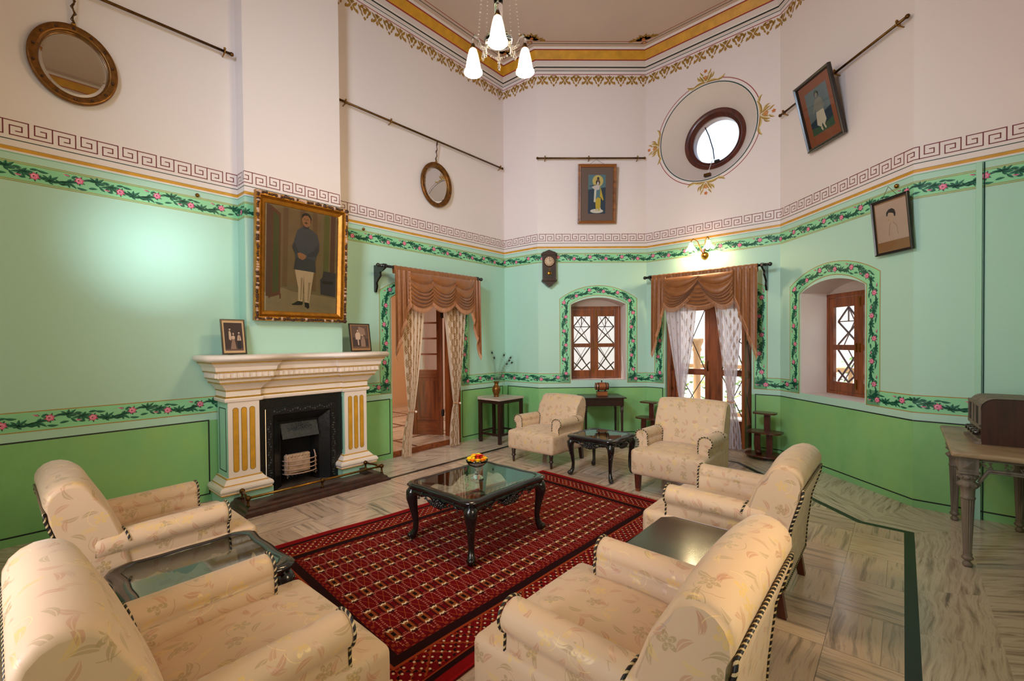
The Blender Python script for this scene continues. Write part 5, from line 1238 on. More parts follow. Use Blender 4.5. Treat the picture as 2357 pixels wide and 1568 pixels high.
# cast iron insert
m=M(); xa,xb=XL[1],XR[0]; q0=.23
fbox(m,xa,xa+.075,.19,q0,0,.955,'black_iron'); fbox(m,xb-.075,xb,.19,q0,0,.955,'black_iron'); fbox(m,xa+.075,xb-.075,.19,q0,.85,.955,'black_iron')
m.build('surround',fp)
m=M(); a0,a1=xa+.075,xb-.075
def fr4(x0,x1,z1,q): return [(x0,-q,0),(x0,-q,z1),(x1,-q,z1),(x1,-q,0)]
steps=[(0,.85,q0+.012),(0,.85,q0+.02),(.065,.785,q0+.02),(.07,.78,q0+.012),(.075,.775,q0+.02),(.16,.69,q0-.06),(.165,.685,q0-.06),(.19,.66,q0-.10)]
prev=None
for ins,z1,q in steps:
    cur=[m.pt(p) for p in fr4(a0+ins,a1-ins,z1,q)]
    if prev:
        for j in range(3): m.face((prev[j],prev[j+1],cur[j+1],cur[j]),'black_iron',False)
    prev=cur
rr=random.Random(9)
for side in range(3):
    L_=.72 if side!=1 else a1-a0-.1
    for k in range(int(L_/.026)):
        t=.05+k*.026; w=.032+.012*math.sin(k*1.3)
        p={0:(a0+w,-(q0+.021),t),1:(a0+.03+t,-(q0+.021),.85-w),2:(a1-w,-(q0+.021),t)}[side]
        m.ball(p,.012,'cast_iron_grey',6,(rr.uniform(.5,1.3),.45,rr.uniform(.5,1.3)))
m.build('register_frame',fp,label='cast iron frame with leaf relief')
m=M(); b0,b1=a0+.19,a1-.19
# firebox: walls and back
for (x0,x1,qq0,qq1,z0,z1) in ((b0-.02,b0,-.0,.13,0,.68),(b1,b1+.02,-.0,.13,0,.68),(b0,b1,-.0,.01,0,.68),(b0-.02,b1+.02,0,.13,.66,.69)): fbox(m,x0,x1,qq0,qq1,z0,z1,'soot')
m.build('firebox',fp)
m=M(); m.box(((b0+b1)/2,-.165,.60),(b1-b0+.03,.012,.19),'cast_iron_grey',rot=Matrix.Rotation(R(-20),3,'X'))
for k in range(60):
    a=k*.5; r_=.008+.0012*k; m.ball(((b0+b1)/2+math.cos(a)*r_*1.7,-.176+.0,.60+math.sin(a)*r_),.008,'cast_iron_grey',6,(1.3,.6,1))
m.build('smoke_hood',fp,label='grey cast relief plate')
m=M()
for k,zz in enumerate((.14,.185,.23,.275)):
    m.tube([(b0+.0,-.12,zz),(b0+.02,-.20,zz),(b0+.08,-.235,zz),((b0+b1)/2,-.25,zz),(b1-.08,-.235,zz),(b1-.02,-.20,zz),(b1,-.12,zz)],.0065,'grate_iron' if False else 'gilt_chip',8)
for x_ in (b0+.03,b1-.03): m.tube([(x_,-.20,.10),(x_,-.20,.30),(x_,-.17,.345)],.007,'gilt_chip',8)
for k in range(9): x_=b0+.03+(b1-b0-.06)*k/8; m.tube([(x_,-.13,.13),(x_,-.235,.125)],.006,'cast_iron_grey',6)
m.build('grate',fp,label='rusty pale basket grate')
m=M(); m.rbox(((b0+b1)/2-.03,-.155,.235),(.26,.06,.20),.02,'old_plaster' if False else 'fire_brick'); m.build('fire_brick',fp,label='stained buff fire brick') if False else None
plain('fire_brick',sc(190,158,128),.85,var=.25,scale=16,bump=.5)
m=M(); m.rbox(((b0+b1)/2-.03,-.160,.235),(.26,.06,.20),.015,'fire_brick',4); 
for k in range(7): m.ball(((b0+b1)/2-.14+.037*k,-.185,.32),.016,'fire_brick',6)
m.build('fire_brick',fp,label='stained buff fire brick')
# hearth kerb (wood and brass fender)
plain('hearth_slab',sc(86,74,62),.6,var=.3,scale=12)
fd=thing('fender','low wooden fender with a brass rail on the floor before the fireplace','fender',FP(2.12,0,0),ROTA)
m=M(); x0,x1=-.73,.73; pr=[(0,0),(0,.022),(.02,.03),(.03,.05),(.05,.058),(.06,.078),(.13,.080),(.13,0)]
prev=None
for e,z in pr:
    cur=[m.pt(p) for p in ((x0+e,-.36,z),(x0+e,-(.785-e),z),(x1-e,-(.785-e),z),(x1-e,-.36,z))]
    if prev:
        for j in range(3): m.face((prev[j],prev[j+1],cur[j+1],cur[j]),'fender_wood' if False else 'walnut',False)
    prev=cur
m.build('kerb',fd)
m=M(); m.box((0,-.52,.012),(1.26,.30,.022),'hearth_slab'); m.build('hearth_slab',fd)
m=M(); zz=.150; m.tube([(x0+.10,-.45,zz),(x0+.06,-.68,zz)],.011,'old_brass',10); m.tube([(x1-.10,-.45,zz),(x1-.06,-.68,zz)],.011,'old_brass',10); m.tube([(x0+.06,-.70,zz),(x1-.06,-.70,zz)],.011,'brass',10); m.build('rail',fd)
for (x_,y_) in ((x0+.10,-.44),(x0+.06,-.70),(0,-.70),(x1-.06,-.70),(x1-.10,-.44)):
    m=M(); m.ball((x_,y_,zz),.024,'old_brass',10); m.lathe([(.018,.078),(.010,.09),(.010,.13),(.014,.14)],'old_brass',(x_,y_,0),12); m.build('post',fd)
m=M(); fbox(m,1.77-2.15,2.50-2.15,.0,.36,.001,.02,'hearth_slab'); o=m.build('hearth',fp)
# ---------------------------------------------------------------- rug
m=Mt('rug_weave'); u,v,_=m.coords('UV')   # u along length 0..L, v across 0..Wd (metres)
RL,RW=3.10,1.87
du=(u.mn(RL-u)); dv=(v.mn(RW-v)); d=du.mn(dv)
red=sc(112,4,12); dark=sc(34,8,10); rust=sc(144,56,24); ivory=sc(222,200,160); deep=sc(88,2,10); brown=sc(132,70,34); blk=sc(24,8,10)
# field of guls
Pu,Pv=.094,.222
fu0=.372; fv0=.445
gu=(u-fu0)/Pu; gv=(v-fv0)/Pv
def gul(cu,cv):
    a=((cu-(cu+.5).fl())*Pu).abs(); b=((cv-(cv+.5).fl())*Pv).abs(); return a,b
a1,b1_=gul(gu,gv); a2,b2_=gul(gu+.5,gv+.5)
def gulmask(a,b):
    D=a*1.0+b*1.0; r=(a*a+b*b).sqrt()
    b=b*.55; outer=(a+b).lt(.052)*(a.mx(b).lt(.036)); core=(a.mx(b)).lt(.0095); ivb=((b-.021-(a*420).sin()*.0022).abs().lt(.0036))*(a.lt(.019)); iva=((a-.021).abs().lt(.004))*(b.lt(.020)); brn=(a.mx(b)).lt(.020)
    return outer,brn,core,ivb,iva
o1,n1,k1,v1,w1=gulmask(a1,b1_)
b2_=b2_*.50; r2=(a2*a2+b2_*b2_).sqrt()
cross=((a2-b2_).abs().lt(.0028))*(r2.lt(.028)); crossb=(((a2-b2_).abs()).lt(.006))*(r2.lt(.026))
dots=((r2-.037).abs().lt(.0055))*(((a2*330).sin()*(b2_*330).sin()).abs().gt(.42))
dots2=((r2-.052).abs().lt(.006))*(((a2*250).sin()*(b2_*250).cos()).abs().gt(.5))
nz=m.noise(m.comb(u*2,v*2),3,3); field=m.mix(nz,red,deep)
c=m.mix(o1*.75,field,blk); c=m.mix(n1,c,brown); c=m.mix(k1,c,blk); c=m.mix(v1,c,ivory); c=m.mix(w1*.85,c,rust)
c=m.mix(crossb*.8,c,deep); c=m.mix(cross,c,rust); c=m.mix(dots*.75,c,sc(190,120,96)); 
# borders
fine=((u*130).sin()*(v*130).sin()).gt(.15)
def stripe(a,b): return (d.gt(a))*(d.lt(b))
t_=(u+v)*1.0
lat=((((u-v)/.085).fr()-.5).abs().lt(.10)).mx(((((u+v)/.085).fr()-.5).abs()).lt(.10))
c=m.mix(d.lt(.335),c,m.mix(fine*.7,deep,rust)); c=m.mix(stripe(.25,.305),c,dark)
c=m.mix(stripe(.095,.24),c,m.mix(fine*.4,red,deep)); c=m.mix(stripe(.105,.235)*lat,c,m.mix(fine,rust,dark)); 
dd=((u*118).sin()*(v*112+u*9).sin()).gt(.74); c=m.mix(stripe(.108,.232)*dd*.8,c,ivory)
c=m.mix(stripe(.235,.25),c,rust); c=m.mix(stripe(.06,.09),c,dark); c=m.mix(stripe(.09,.097),c,rust); c=m.mix(d.lt(.06),c,sc(128,10,16)); c=m.mix(d.lt(.012),c,sc(150,14,20))
m.col(c).set(Roughness=.95); m.b.inputs['Specular IOR Level'].default_value=.1; m.bump(m.noise(m.comb(u,v),260,2),.35,.003); MAT['rug_weave']=m.m
plain('rug_fringe',sc(196,160,130),.9); plain('rug_red',sc(120,8,14),.9)
RC=[(1.06,1.50),(4.165,1.88),(4.02,3.58),(.92,3.53)]   # corners (s,q): near-left, far-left, far-right, near-right
rs0,rq0=2.55,2.6
rg=thing('rug','deep red patterned rug with dark borders under the carved coffee table','rug',FP(rs0,rq0),ROTA)
m=M(); n1_,n2_=60,40
def rf(u,v):   # u along the length, v=0 right edge, v=1 left edge (towards the fireplace)
    A=[RC[0][k]+(RC[1][k]-RC[0][k])*u for k in (0,1)]; B=[RC[3][k]+(RC[2][k]-RC[3][k])*u for k in (0,1)]
    s_=B[0]+(A[0]-B[0])*v; q_=B[1]+(A[1]-B[1])*v; return (s_-rs0,-(q_-rq0)+.006*math.sin(s_*5)*(1 if abs(v-.5)>.4 else 0),.011+.0015*math.sin(s_*7+q_*5))
m.grid(rf,n1_,n2_,'rug_weave',uvs=lambda u,v:(u*RL,v*RW)); 
for e_,n_ in ((lambda u:rf(u,0),n1_),(lambda u:rf(u,1),n1_),(lambda u:rf(1,u),n2_),(lambda u:rf(0,u),n2_)):
    m.grid(lambda u,v,e_=e_:(e_(u)[0],e_(u)[1],e_(u)[2]*(1-v)),n_,1,'rug_red')
m.build('weave',rg)
rr=random.Random(2)
for u0,sx in ((0,-1),(1,1)):
    m=M(); m.grid(lambda u,v:(rf(u0,u)[0]+sx*.004*v,rf(u0,u)[1],.008),80,1,'rug_fringe')
    for k in range(200):
        p=rf(u0,(k+.5)/200); L_=.035+rr.random()*.03; dy=rr.uniform(-.015,.015)
        m.tube([(p[0],p[1],.008),(p[0]+sx*L_*.5,p[1]+dy*.5,.006),(p[0]+sx*L_,p[1]+dy,.003)],.0018,'rug_fringe',4,caps=False)
    m.build('fringe',rg)

# ---------------------------------------------------------------- upholstered armchair (front faces -y)
def armchair(W=.72,D=.80,seat_z=.42,arm_z=.60,back_z=.86,bw=None,legs='square',lean=.13,label=''):
    r=thing('armchair',label,'armchair'); bw=bw or W-.015; yf=-D/2; yb=D/2
    # seat: full-width front cushion
    m=M(); m.rbox((0,yf+.30,(.17+seat_z)/2),(W-.0,.60,seat_z-.17),.035,'brocade',8,(0,0,.018,0,0,.045)); m.build('seat',r,boxuv=1)
    # arms
    ya=yf+.155; yr=yb-.125
    for s in(-1,1):
        m=M(); xo=W/2; xi=W/2-.115
        def prof(k):  # cross-section, clockwise from inner bottom
            pts=[(xi,.30),(xi-.004,seat_z+.03),(xi-.004,arm_z-.085)]
            cx,cz,rr_=W/2-.052,arm_z-.058,.060
            for i in range(13):
                a=R(205)-R(265)*i/12; pts.append((cx+rr_*1.08*math.cos(a),cz+rr_*math.sin(a)))
            pts+=[(xo-.022,arm_z-.13),(xo-.016,.40),(xo-.012,.17),(xi,.17)]
            return pts
        P=prof(0); ys=[ya,ya+.006,ya+.02]+[ya+.02+(yr-.03-ya-.02)*i/6 for i in range(1,7)]+[yr-.008,yr]
        ids=[]
        for j,y in enumerate(ys):
            sh=[.93,.985,1,1,1,1,1,1,1,.97,.86][min(j,10)]; cxm=sum(p[0] for p in P)/len(P); czm=sum(p[1] for p in P)/len(P)
            t=(y-ya)/(yr-ya); dz=-.012*t
            ids.append([m.pt((s*(cxm+(p[0]-cxm)*sh),y,(czm+(p[1]-czm)*sh+(dz if p[1]>arm_z-.16 else 0)))) for p in P])
        n=len(P)
        for A,B in zip(ids,ids[1:]):
            for i in range(n): 
                q=(A[i],A[(i+1)%n],B[(i+1)%n],B[i]); m.face(q if s>0 else q[::-1],'brocade',True)
        tri=geometry.tessellate_polygon([[Vector((p[0],p[1],0)) for p in P]])
        for t in tri: m.face([ids[0][k] for k in t],'brocade',False); m.face([ids[-1][k] for k in t],'brocade',False)
        m.build('arm',r,boxuv=1)
        # piping round the arm front and down the arm-back joint
        m=M(); pf=[(s*p[0],ya-.004,p[1]) for p in P[1:-1]]
        m.tube([(s*xi,ya-.003,.36)]+pf,.0055,'rope_cord',7); m.build('cord_trim',r)
    # back: profile in y-z swept across x with rounded crown and sides
    z0=.17; yb0=yb-.03
    def bprof(e):   # e shrinks the crown at the ends
        zt=back_z-e; cy=yb-.075+lean*.25; R_=.082
        front=[(yb-.27,z0+.10),(yb-.265,seat_z),(yb-.235,seat_z+.14),(yb-.185,seat_z+.27)]
        crown=[(cy+R_*math.cos(a)*1.05,zt-R_+R_*math.sin(a)) for a in [PI*.93-(PI*1.10)*i/9 for i in range(10)]]
        rear=[(yb-.0+lean*.22,zt-.16),(yb-.02,zt-.32),(yb-.045,z0+.15),(yb-.055,z0)]
        return front+crown+rear
    m=M(); xs=[-bw/2,-bw/2+.006,-bw/2+.02,-bw/2+.05]+[-bw/2+.05+(bw-.1)*i/8 for i in range(1,8)]+[bw/2-.05,bw/2-.02,bw/2-.006,bw/2]
    ids=[]
    for j,x in enumerate(xs):
        k=min(j,len(xs)-1-j); e=[.026,.011,.003,.0][k] if k<4 else -.010*(1-(x/(bw/2))**2); P=bprof(e)
        ks=[.10,.04,.010,0][k] if k<4 else 0; cyy=sum(p[0] for p in P)/len(P)
        bul=.014*(1-(x/(bw/2))**2)
        ids.append([m.pt((x,cyy+(p[0]-cyy)*(1-ks*1.3)-(bul if i<8 else 0),p[1])) for i,p in enumerate(P)])
    n=len(ids[0])
    for A,B in zip(ids,ids[1:]):
        for i in range(n-1): m.face((A[i],B[i],B[i+1],A[i+1]),'brocade',True)
    for A,rev in ((ids[0],False),(ids[-1],True)):
        P2=[Vector((m.v[k].y,m.v[k].z,0)) for k in A]; tri=geometry.tessellate_polygon([P2])
        for t in tri: m.face([A[k] for k in t],'brocade',False)
    m.build('backrest',r,boxuv=1)
    # rear panel outlined by cord
    Pr=bprof(0)[-5:]; m=M()
    m.grid(lambda u,v:(-bw/2+.012+(bw-.024)*u,)+((lambda k:(Pr[k][0]+(Pr[min(4,k+1)][0]-Pr[k][0])*(v*4-k)+.007,Pr[k][1]+(Pr[min(4,k+1)][1]-Pr[k][1])*(v*4-k)))(min(3,int(v*4)))),6,8,'brocade'); m.build('back_panel',r,boxuv=1)
    m=M()
    pa=[(p[0]+.008,p[1]) for p in Pr]
    loop=[(-bw/2+.008,p[0],p[1]) for p in pa[::-1]]+[(bw/2-.008,p[0],p[1]) for p in pa]
    m.tube(loop,.0065,'rope_cord',7,closed=True); m.build('cord_trim',r)
    if True:
        def yfr(z):
            Q=bprof(0)[:4]
            for p,q in zip(Q,Q[1:]):
                if p[1]<=z<=q[1]: return p[0]+(q[0]-p[0])*(z-p[1])/(q[1]-p[1])
            return Q[-1][0]
        for s in(-1,1):
            cx,cz,rr_=W/2-.052,arm_z-.070,.062
            pts=[(s*(W/2-.121),yfr(z)-.014,z) for z in (seat_z+.015,seat_z+.05,arm_z-.09)]+[(s*(cx+rr_*1.1*math.cos(a)),yfr(cz+rr_*math.sin(a))-.010,cz+rr_*math.sin(a)) for a in [R(160-150*i/7) for i in range(8)]]
            m=M(); m.tube(pts,.0055,'rope_cord',7); m.build('cord_trim',r)
    # legs
    for sx in(-1,1):
        m=M(); x=sx*(W/2-.06); y=yf+.055
        if legs=='turned':
            m.lathe([(.026,.17),(.026,.15),(.020,.10),(.022,.095),(.028,.09),(.028,.08),(.017,.072),(.014,.035),(.016,.03),(.016,.022)],'dark_wood',(x,y,0),16); m.lathe([(.011,-.008),(.015,-.004),(.015,.004),(.011,.008)],'old_brass',(x,y,.0155),14,'x')
        else:
            m.prism([(x-.028,.175),(x+.028,.175),(x+.019,.03),(x-.019,.03)],y-.026,y+.026,'mahogany'); m.box((x,y,.016),(.037,.042,.031),'teak')
        m.build('leg',r)
        m=M(); y=yb-.09
        m.prism([(y-.026,.175),(y+.024,.175),(y+.05,.0),(y+.012,.0)],x-.022,x+.022,'dark_wood' if legs=='turned' else 'mahogany','yz'); m.build('leg',r)
    return r
def place(o,s,q,deg,z=0): o.location=FP(s,q,z); o.rotation_euler=(0,0,ROTA+R(deg))
# facing: deg 0 = faces away from the fireplace wall (+q); local -y -> +q
RUGZ=.0
ch=armchair(W=.70,D=.78,seat_z=.40,arm_z=.575,back_z=.80,bw=.60,legs='turned',label='brocade armchair on dark turned legs, nearest the marble-topped corner table'); place(ch,4.62,1.62,-90)
ch=armchair(W=.73,D=.78,seat_z=.42,arm_z=.60,back_z=.875,bw=.71,label='brocade armchair on square mahogany feet, in front of the glazed garden door'); place(ch,4.56,3.33,-90)
ch=armchair(W=.72,D=.84,seat_z=.42,arm_z=.60,back_z=.84,bw=.705,label='brocade armchair on the right of the rug, beyond the plain dark table'); place(ch,3.08,4.18,180)
ch=armchair(W=.745,D=.86,seat_z=.43,arm_z=.60,back_z=.86,bw=.73,label='brocade armchair in the right foreground, nearer than the plain dark table'); place(ch,1.51,4.26,180)
ch=armchair(W=.70,D=.84,seat_z=.43,arm_z=.60,back_z=.87,bw=.685,label='brocade armchair at the left, between the fireplace wall and a glass-topped table'); place(ch,.60,1.80,90)
ch=armchair(W=.73,D=.86,seat_z=.44,arm_z=.61,back_z=.89,bw=.715,label='brocade armchair in the left foreground, its back nearest the viewer'); place(ch,.48,3.31,90)
# ---------------------------------------------------------------- carved black tables with glass tops
def carved_table(L,W,h,name,label,cat,seed=1,leg_r=.034):
    r=thing(name,label,cat); rr=random.Random(seed)
    def edge(t,e):   # serpentine outline, t in 0..4
        s=int(t)%4; u=t-int(t); hx,hy=L/2-e,W/2-e
        def wob(u): return -.018*math.sin(PI*u)**2+.012*math.sin(2*PI*u*1.0-PI/2)*0-.012*(math.cos(4*PI*u)*.5+.5)*(4*u*(1-u))*-1
        o=wob(u); rc=.05
        if s==0: p=[-hx+2*hx*u,-hy-o-.008]
        elif s==1: p=[hx+o+.008,-hy+2*hy*u]
        elif s==2: p=[hx-2*hx*u,hy+o+.008]
        else: p=[-hx-o-.008,hy-2*hy*u]
        # round the corners
        for sx in(-1,1):
            for sy in(-1,1):
                cx,cy=sx*(hx-rc),sy*(hy-rc)
                if sx*p[0]>hx-rc and sy*p[1]>hy-rc:
                    d=Vector((p[0]-cx,p[1]-cy)); 
                    if d.length>rc: d=d.normalized()*rc; p=[cx+d.x,cy+d.y]
        return p
    N=120; m=M(); prof=[(.055,h-.008),(.045,h),(.022,h+.002),(.004,h-.006),(-.002,h-.016),(.004,h-.028),(.012,h-.034),(.012,h-.042),(.03,h-.046)]
    ids=[[m.pt((*edge(4*i/N,e),z)) for i in range(N)] for e,z in prof]
    for A,B in zip(ids,ids[1:]):
        for i in range(N): m.face((A[i],B[i],B[(i+1)%N],A[(i+1)%N]),'black_lacquer',True)
    m.build('top_frame',r)
    m=M(); g1=[m.pt((*edge(4*i/N,.052),h-.003)) for i in range(N)]; g2=[m.pt((*edge(4*i/N,.052),h-.010)) for i in range(N)]
    m.face(g1,'table_glass',False); m.face(g2[::-1],'table_glass',False)
    for i in range(N): m.face((g1[i],g2[i],g2[(i+1)%N],g1[(i+1)%N]),'table_glass',False)
    m.build('glass_top',r)
    # apron with scalloped lower edge and leaf carving
    m=M(); M_=40
    for side in range(4):
        LL=(L if side%2==0 else W)-.10; dist=(W if side%2==0 else L)/2-.03; ang=side*PI/2
        rot=Matrix.Rotation(ang,3,'Z')
        low=lambda u:h-.045-.030-.045*math.exp(-((u-.5)/.13)**2)-.012*math.cos((u-.5)*PI*6)*(abs(u-.5)<.42)-.09*max(0,(abs(u-.5)-.40)/.10)**1.5
        def fn(u,v):
            x=-LL/2+LL*u; zt=h-.04; zb=low(u); z=zt+(zb-zt)*v; y=-dist-.012*math.sin(PI*v)-.004*math.cos(PI*2*u)
            return rot@Vector((x,y,z))
        m.grid(fn,M_,6,'black_lacquer'); m.grid(lambda u,v:rot@Vector((-LL/2+LL*u,-dist+.022,(h-.04)+(low(u)-(h-.04))*v)),M_,3,'black_lacquer')
        m.grid(lambda u,v:rot@Vector((-LL/2+LL*u,-dist+.022*v,low(u))),M_,1,'black_lacquer')
        for k in range(34):
            a=k*2.4; rd=.006*math.sqrt(k)*1.25; x=rd*1.9*math.cos(a); z=h-.092+rd*.62*math.sin(a)
            m.ball(rot@Vector((x,-dist-.016,z)),.011,'black_lacquer',6,(rr.uniform(.5,1.5) if side%2==0 else .8,.8,rr.uniform(.5,1.3)))
        for sg in(-1,1):
            pts=[rot@Vector((sg*(.05+.02*k),-dist-.012,h-.085-.018*math.sin(k*.9)+.002*k)) for k in range(int((LL/2-.12)/.02))]
            if len(pts)>2: m.tube(pts,.0055,'black_lacquer',6)
            for k,p in enumerate(pts[::2]): m.ball(p+Vector((0,0,.012*(1 if k%2 else -1))),.009,'black_lacquer',6,(1.2,1.2,.7))
    m.build('apron',r)
    for sx in(-1,1):
        for sy in(-1,1):
            m=M(); d=Vector((sx,sy,0)).normalized(); base=Vector((sx*(L/2-.055),sy*(W/2-.055),0))
            K=h/.44
            path=[(.0,h-.045,1.15),(.018,h-.08,1.35),(.024,h-.12,1.22),(.014,h-.18,.92),(.002,h-.25,.74),(-.006,.13*K,.60),(-.002,.075*K,.62),(.012,.045*K,.78),(.024,.024,.92),(.022,.006,.70)]
            pts=[base+d*p[0]+Vector((0,0,p[1])) for p in path]
            n_=len(path); m.tube(pts,leg_r,'black_lacquer',14,rf=lambda t:path[min(n_-1,round(t*(n_-1)))][2])
            m.ball(base+d*.036+Vector((0,0,.030)),.026,'black_lacquer',8,(1,1,.9))
            for k in range(9): m.ball(base+d*(.054-.0022*k)+Vector((.006*math.sin(k*2)*sy,-.006*math.sin(k*2)*sx,h-.075-.017*k)),.011-.0006*k,'black_lacquer',6)
            m.build('leg',r)
    return r
t=carved_table(.84,.72,.435,'coffee_table','black carved coffee table with a glass top, standing on the red rug','coffee table',1,.036); place(t,2.455,2.535,0,.012)
t=carved_table(.57,.58,.455,'side_table','square black carved side table with a glass top between the two far armchairs','side table',2,.030); place(t,4.50,2.455,0)
t=carved_table(.62,.62,.455,'side_table','black carved side table with a glass top between the two left armchairs','side table',3,.032); place(t,.64,2.52,0)
# plain dark table between the right-hand armchairs
r=thing('side_table','plain dark polished side table with cut corners between the two right armchairs','side table'); place(r,2.225,4.28,0)
m=M(); a,b,c_=.30,.285,.05; pts=[(-a+c_,-b),(a-c_,-b),(a,-b+c_),(a,b-c_),(a-c_,b),(-a+c_,b),(-a,b-c_),(-a,-b+c_)]
plain('polished_top',sc(58,46,38),.16,var=.3,scale=7,coat=.3)
m.prism(pts,.478,.50,'polished_top','xy'); m.build('table_top',r,bevel=.004)
m=M()
for s_ in(-1,1): m.box((s_*(a-.03),0,.29),(.018,2*b-.10,.376),'dark_wood'); 
m.box((0,b-.04,.29),(2*a-.08,.018,.376),'dark_wood'); m.box((0,-b+.04,.29),(2*a-.08,.018,.376),'dark_wood'); m.build('side_panel',r)
for sx in(-1,1):
    for sy in(-1,1):
        m=M(); m.prism([(sx*(a-.035)-.02,.478),(sx*(a-.035)+.02,.478),(sx*(a-.035)+.014,0),(sx*(a-.035)-.014,0)],sy*(b-.045)-.018,sy*(b-.045)+.018,'dark_wood'); m.build('leg',r)
# ---------------------------------------------------------------- far right: marble-topped console with a wooden radio
r=thing('console_table','marble-topped console table with fluted grey legs holding the wooden radio','console table'); place(r,4.69,5.53,0)
a,b,h=.60,.265,.765
m=M(); m.rbox((0,0,h-.016),(2*a,2*b,.034),.012,'old_marble',3); m.build('marble_top',r)
m=M(); ax,by=a-.10,b-.085
for sx in(-1,1):
    for sy in(-1,1):
        m=M(); x,y=sx*ax,sy*by
        m.box((x,y,h-.085),(.095,.095,.10),'grey_wood'); m.box((x,y,h-.038),(.105,.105,.012),'grey_wood'); m.box((x,y,h-.14),(.108,.108,.012),'grey_wood')
        for (dx,dy) in ((1,0),(-1,0),(0,1),(0,-1)):
            c0=Vector((x+dx*.048,y+dy*.048,h-.085)); e=Vector((dy,dx,0))*.03; u_=Vector((0,0,.03)); ap=c0+Vector((dx,dy,0))*.016
            P=[c0-e-u_,c0+e-u_,c0+e+u_,c0-e+u_]
            for k in range(4): m.poly([P[k],P[(k+1)%4],ap],'grey_wood')
        m.build('corner_block',r,label='block with a raised pyramid')
        m=M(); n=24; prof=[(.045,h-.146),(.052,h-.165),(.052,h-.175),(.038,h-.19),(.034,h-.20),(.050,h-.212),(.054,h-.225),(.050,h-.235),(.036,h-.25),(.034,h-.30),(.038,h-.305),(.038,h-.312),(.035,h-.318)]
        m.lathe(prof[::-1],'grey_wood',(x,y,0),24)
        ids=[]
        for i in range(13):
            t=i/12; z=(h-.318)*(1-t)+.085*t; rad=.034*(1-t)+.021*t
            ids.append([m.pt((x+(rad*(1-.12*(k%2)))*math.cos(2*PI*k/32),y+(rad*(1-.12*(k%2)))*math.sin(2*PI*k/32),z)) for k in range(32)])
        for A,B in zip(ids,ids[1:]):
            for k in range(32): m.face((A[k],A[(k+1)%32],B[(k+1)%32],B[k]),'grey_wood',False)
        m.lathe([(.010,0),(.022,.004),(.026,.014),(.022,.026),(.014,.034),(.016,.04),(.028,.050),(.031,.058),(.026,.068),(.020,.074),(.024,.08),(.024,.086)],'grey_wood',(x,y,0),20)
        for k in range(8): m.ball((x+.044*math.cos(k*PI/4),y+.044*math.sin(k*PI/4),h-.222),.014,'grey_wood',6,(1,1,.8))
        for k in range(10): m.ball((x+.05*math.cos(k*PI/5),y+.05*math.sin(k*PI/5),h-.170),.009,'grey_wood',6)
        m.build('leg',r)
def apron(p0,p1,n_out):
    p0=Vector(p0);p1=Vector(p1);L_=(p1-p0).length; t_=(p1-p0).normalized(); o=Vector(n_out)
    m=M(); m.T=Matrix((( t_.x,o.x,0,p0.x),(t_.y,o.y,0,p0.y),(0,0,1,0),(0,0,0,1)))
    zt=h-.036; arc=[(L_*u,zt-.165+.085*min(1,math.sin(PI*u)*1.9)) for u in [i/24 for i in range(25)]]
    m.tube([(x,0,z) for x,z in arc],.009,'grey_wood',8); m.tube([(x,0,z-.014) for x,z in arc],.006,'grey_wood',6); m.box((L_/2,0,zt-.008),(L_,.02,.014),'grey_wood'); m.box((L_/2,0,zt-.022),(L_,.012,.006),'grey_wood')
    k=int(L_/.07)
    for i in range(k):
        cx=(i+.5)*L_/k; u=cx/L_; zl=zt-.16+.085*min(1,math.sin(PI*u)*1.9); cz=(zt-.02+zl)/2; rr_=min(.034,(zt-zl)/2)
        m.tube([(cx+rr_*(1-.07*j)*math.cos(j*.55*(1 if i%2 else -1)+i),0,cz+rr_*(1-.07*j)*math.sin(j*.55*(1 if i%2 else -1)+i)) for j in range(12)],.0042,'grey_wood',6)
        for q in range(3): m.ball((cx+.018*math.cos(q*2.1+i),-.003,cz+.016*math.sin(q*2.1+i)),.008,'grey_wood',6,(1.4,.7,.7))
    m.T=None; m.build('pierced_apron',r)
apron((-ax,-by+.05,0),(-ax,by-.05,0),(1,0,0)); apron((-ax+.05,-by,0),(ax-.05,-by,0),(0,1,0)); apron((ax,-by+.05,0),(ax,by-.05,0),(1,0,0))
# radio
r=thing('radio','old wooden valve radio with rounded shoulders and dark knobs, standing on the marble console','radio'); place(r,4.70,5.57,3,.7665)
W_,D_,H_=.42,.29,.315    # width along s, depth along q, local -y ... front faces the room (-q => local +y)
m=M(); R_=.075
pts=[(-D_/2,0),(D_/2,0)]+[(D_/2-R_+R_*math.cos(a),H_-R_+R_*math.sin(a)) for a in [PI/2*i/8 for i in range(9)]]+[(-D_/2+.02+R_*.3*math.cos(a),H_-R_*.3+R_*.3*math.sin(a)) for a in [PI/2+PI/2*i/4 for i in range(5)]]
m.prism(pts,-W_/2,W_/2,'walnut','yz'); m.build('cabinet',r,bevel=.004)
m=M(); tp=[(p[0]*1.0,p[1]) for p in pts[2:]]
m.grid(lambda u,v:(-W_/2-.004+(W_+.008)*v,)+tuple(c*1.0+.003 for c in tp[min(len(tp)-1,int(u*(len(tp)-1)+.5))]),len(tp)-1,1,'grey_wood',False); m.build('top_veneer',r,label='dusty grey-brown top')
m=M(); y=D_/2+.004
for zz,hh in ((.30-.03,.02),(.12,.025),(.02,.03)): m.box((0,y,zz),(W_-.01,.016,hh),'grey_wood')
for xx in (-W_/2+.015,-.05,.06,W_/2-.015): m.box((xx,y,.19),(.02,.014,.15),'grey_wood')
m.box((0,y+.012,.008),(W_+.01,.035,.016),'grey_wood'); m.build('fascia',r)
m=M(); m.box((-.125,y-.002,.19),(.13,.006,.13),'pg_dark'); m.box((.125,y-.002,.19),(.11,.006,.13),'pg_dark'); m.build('speaker_cloth',r)
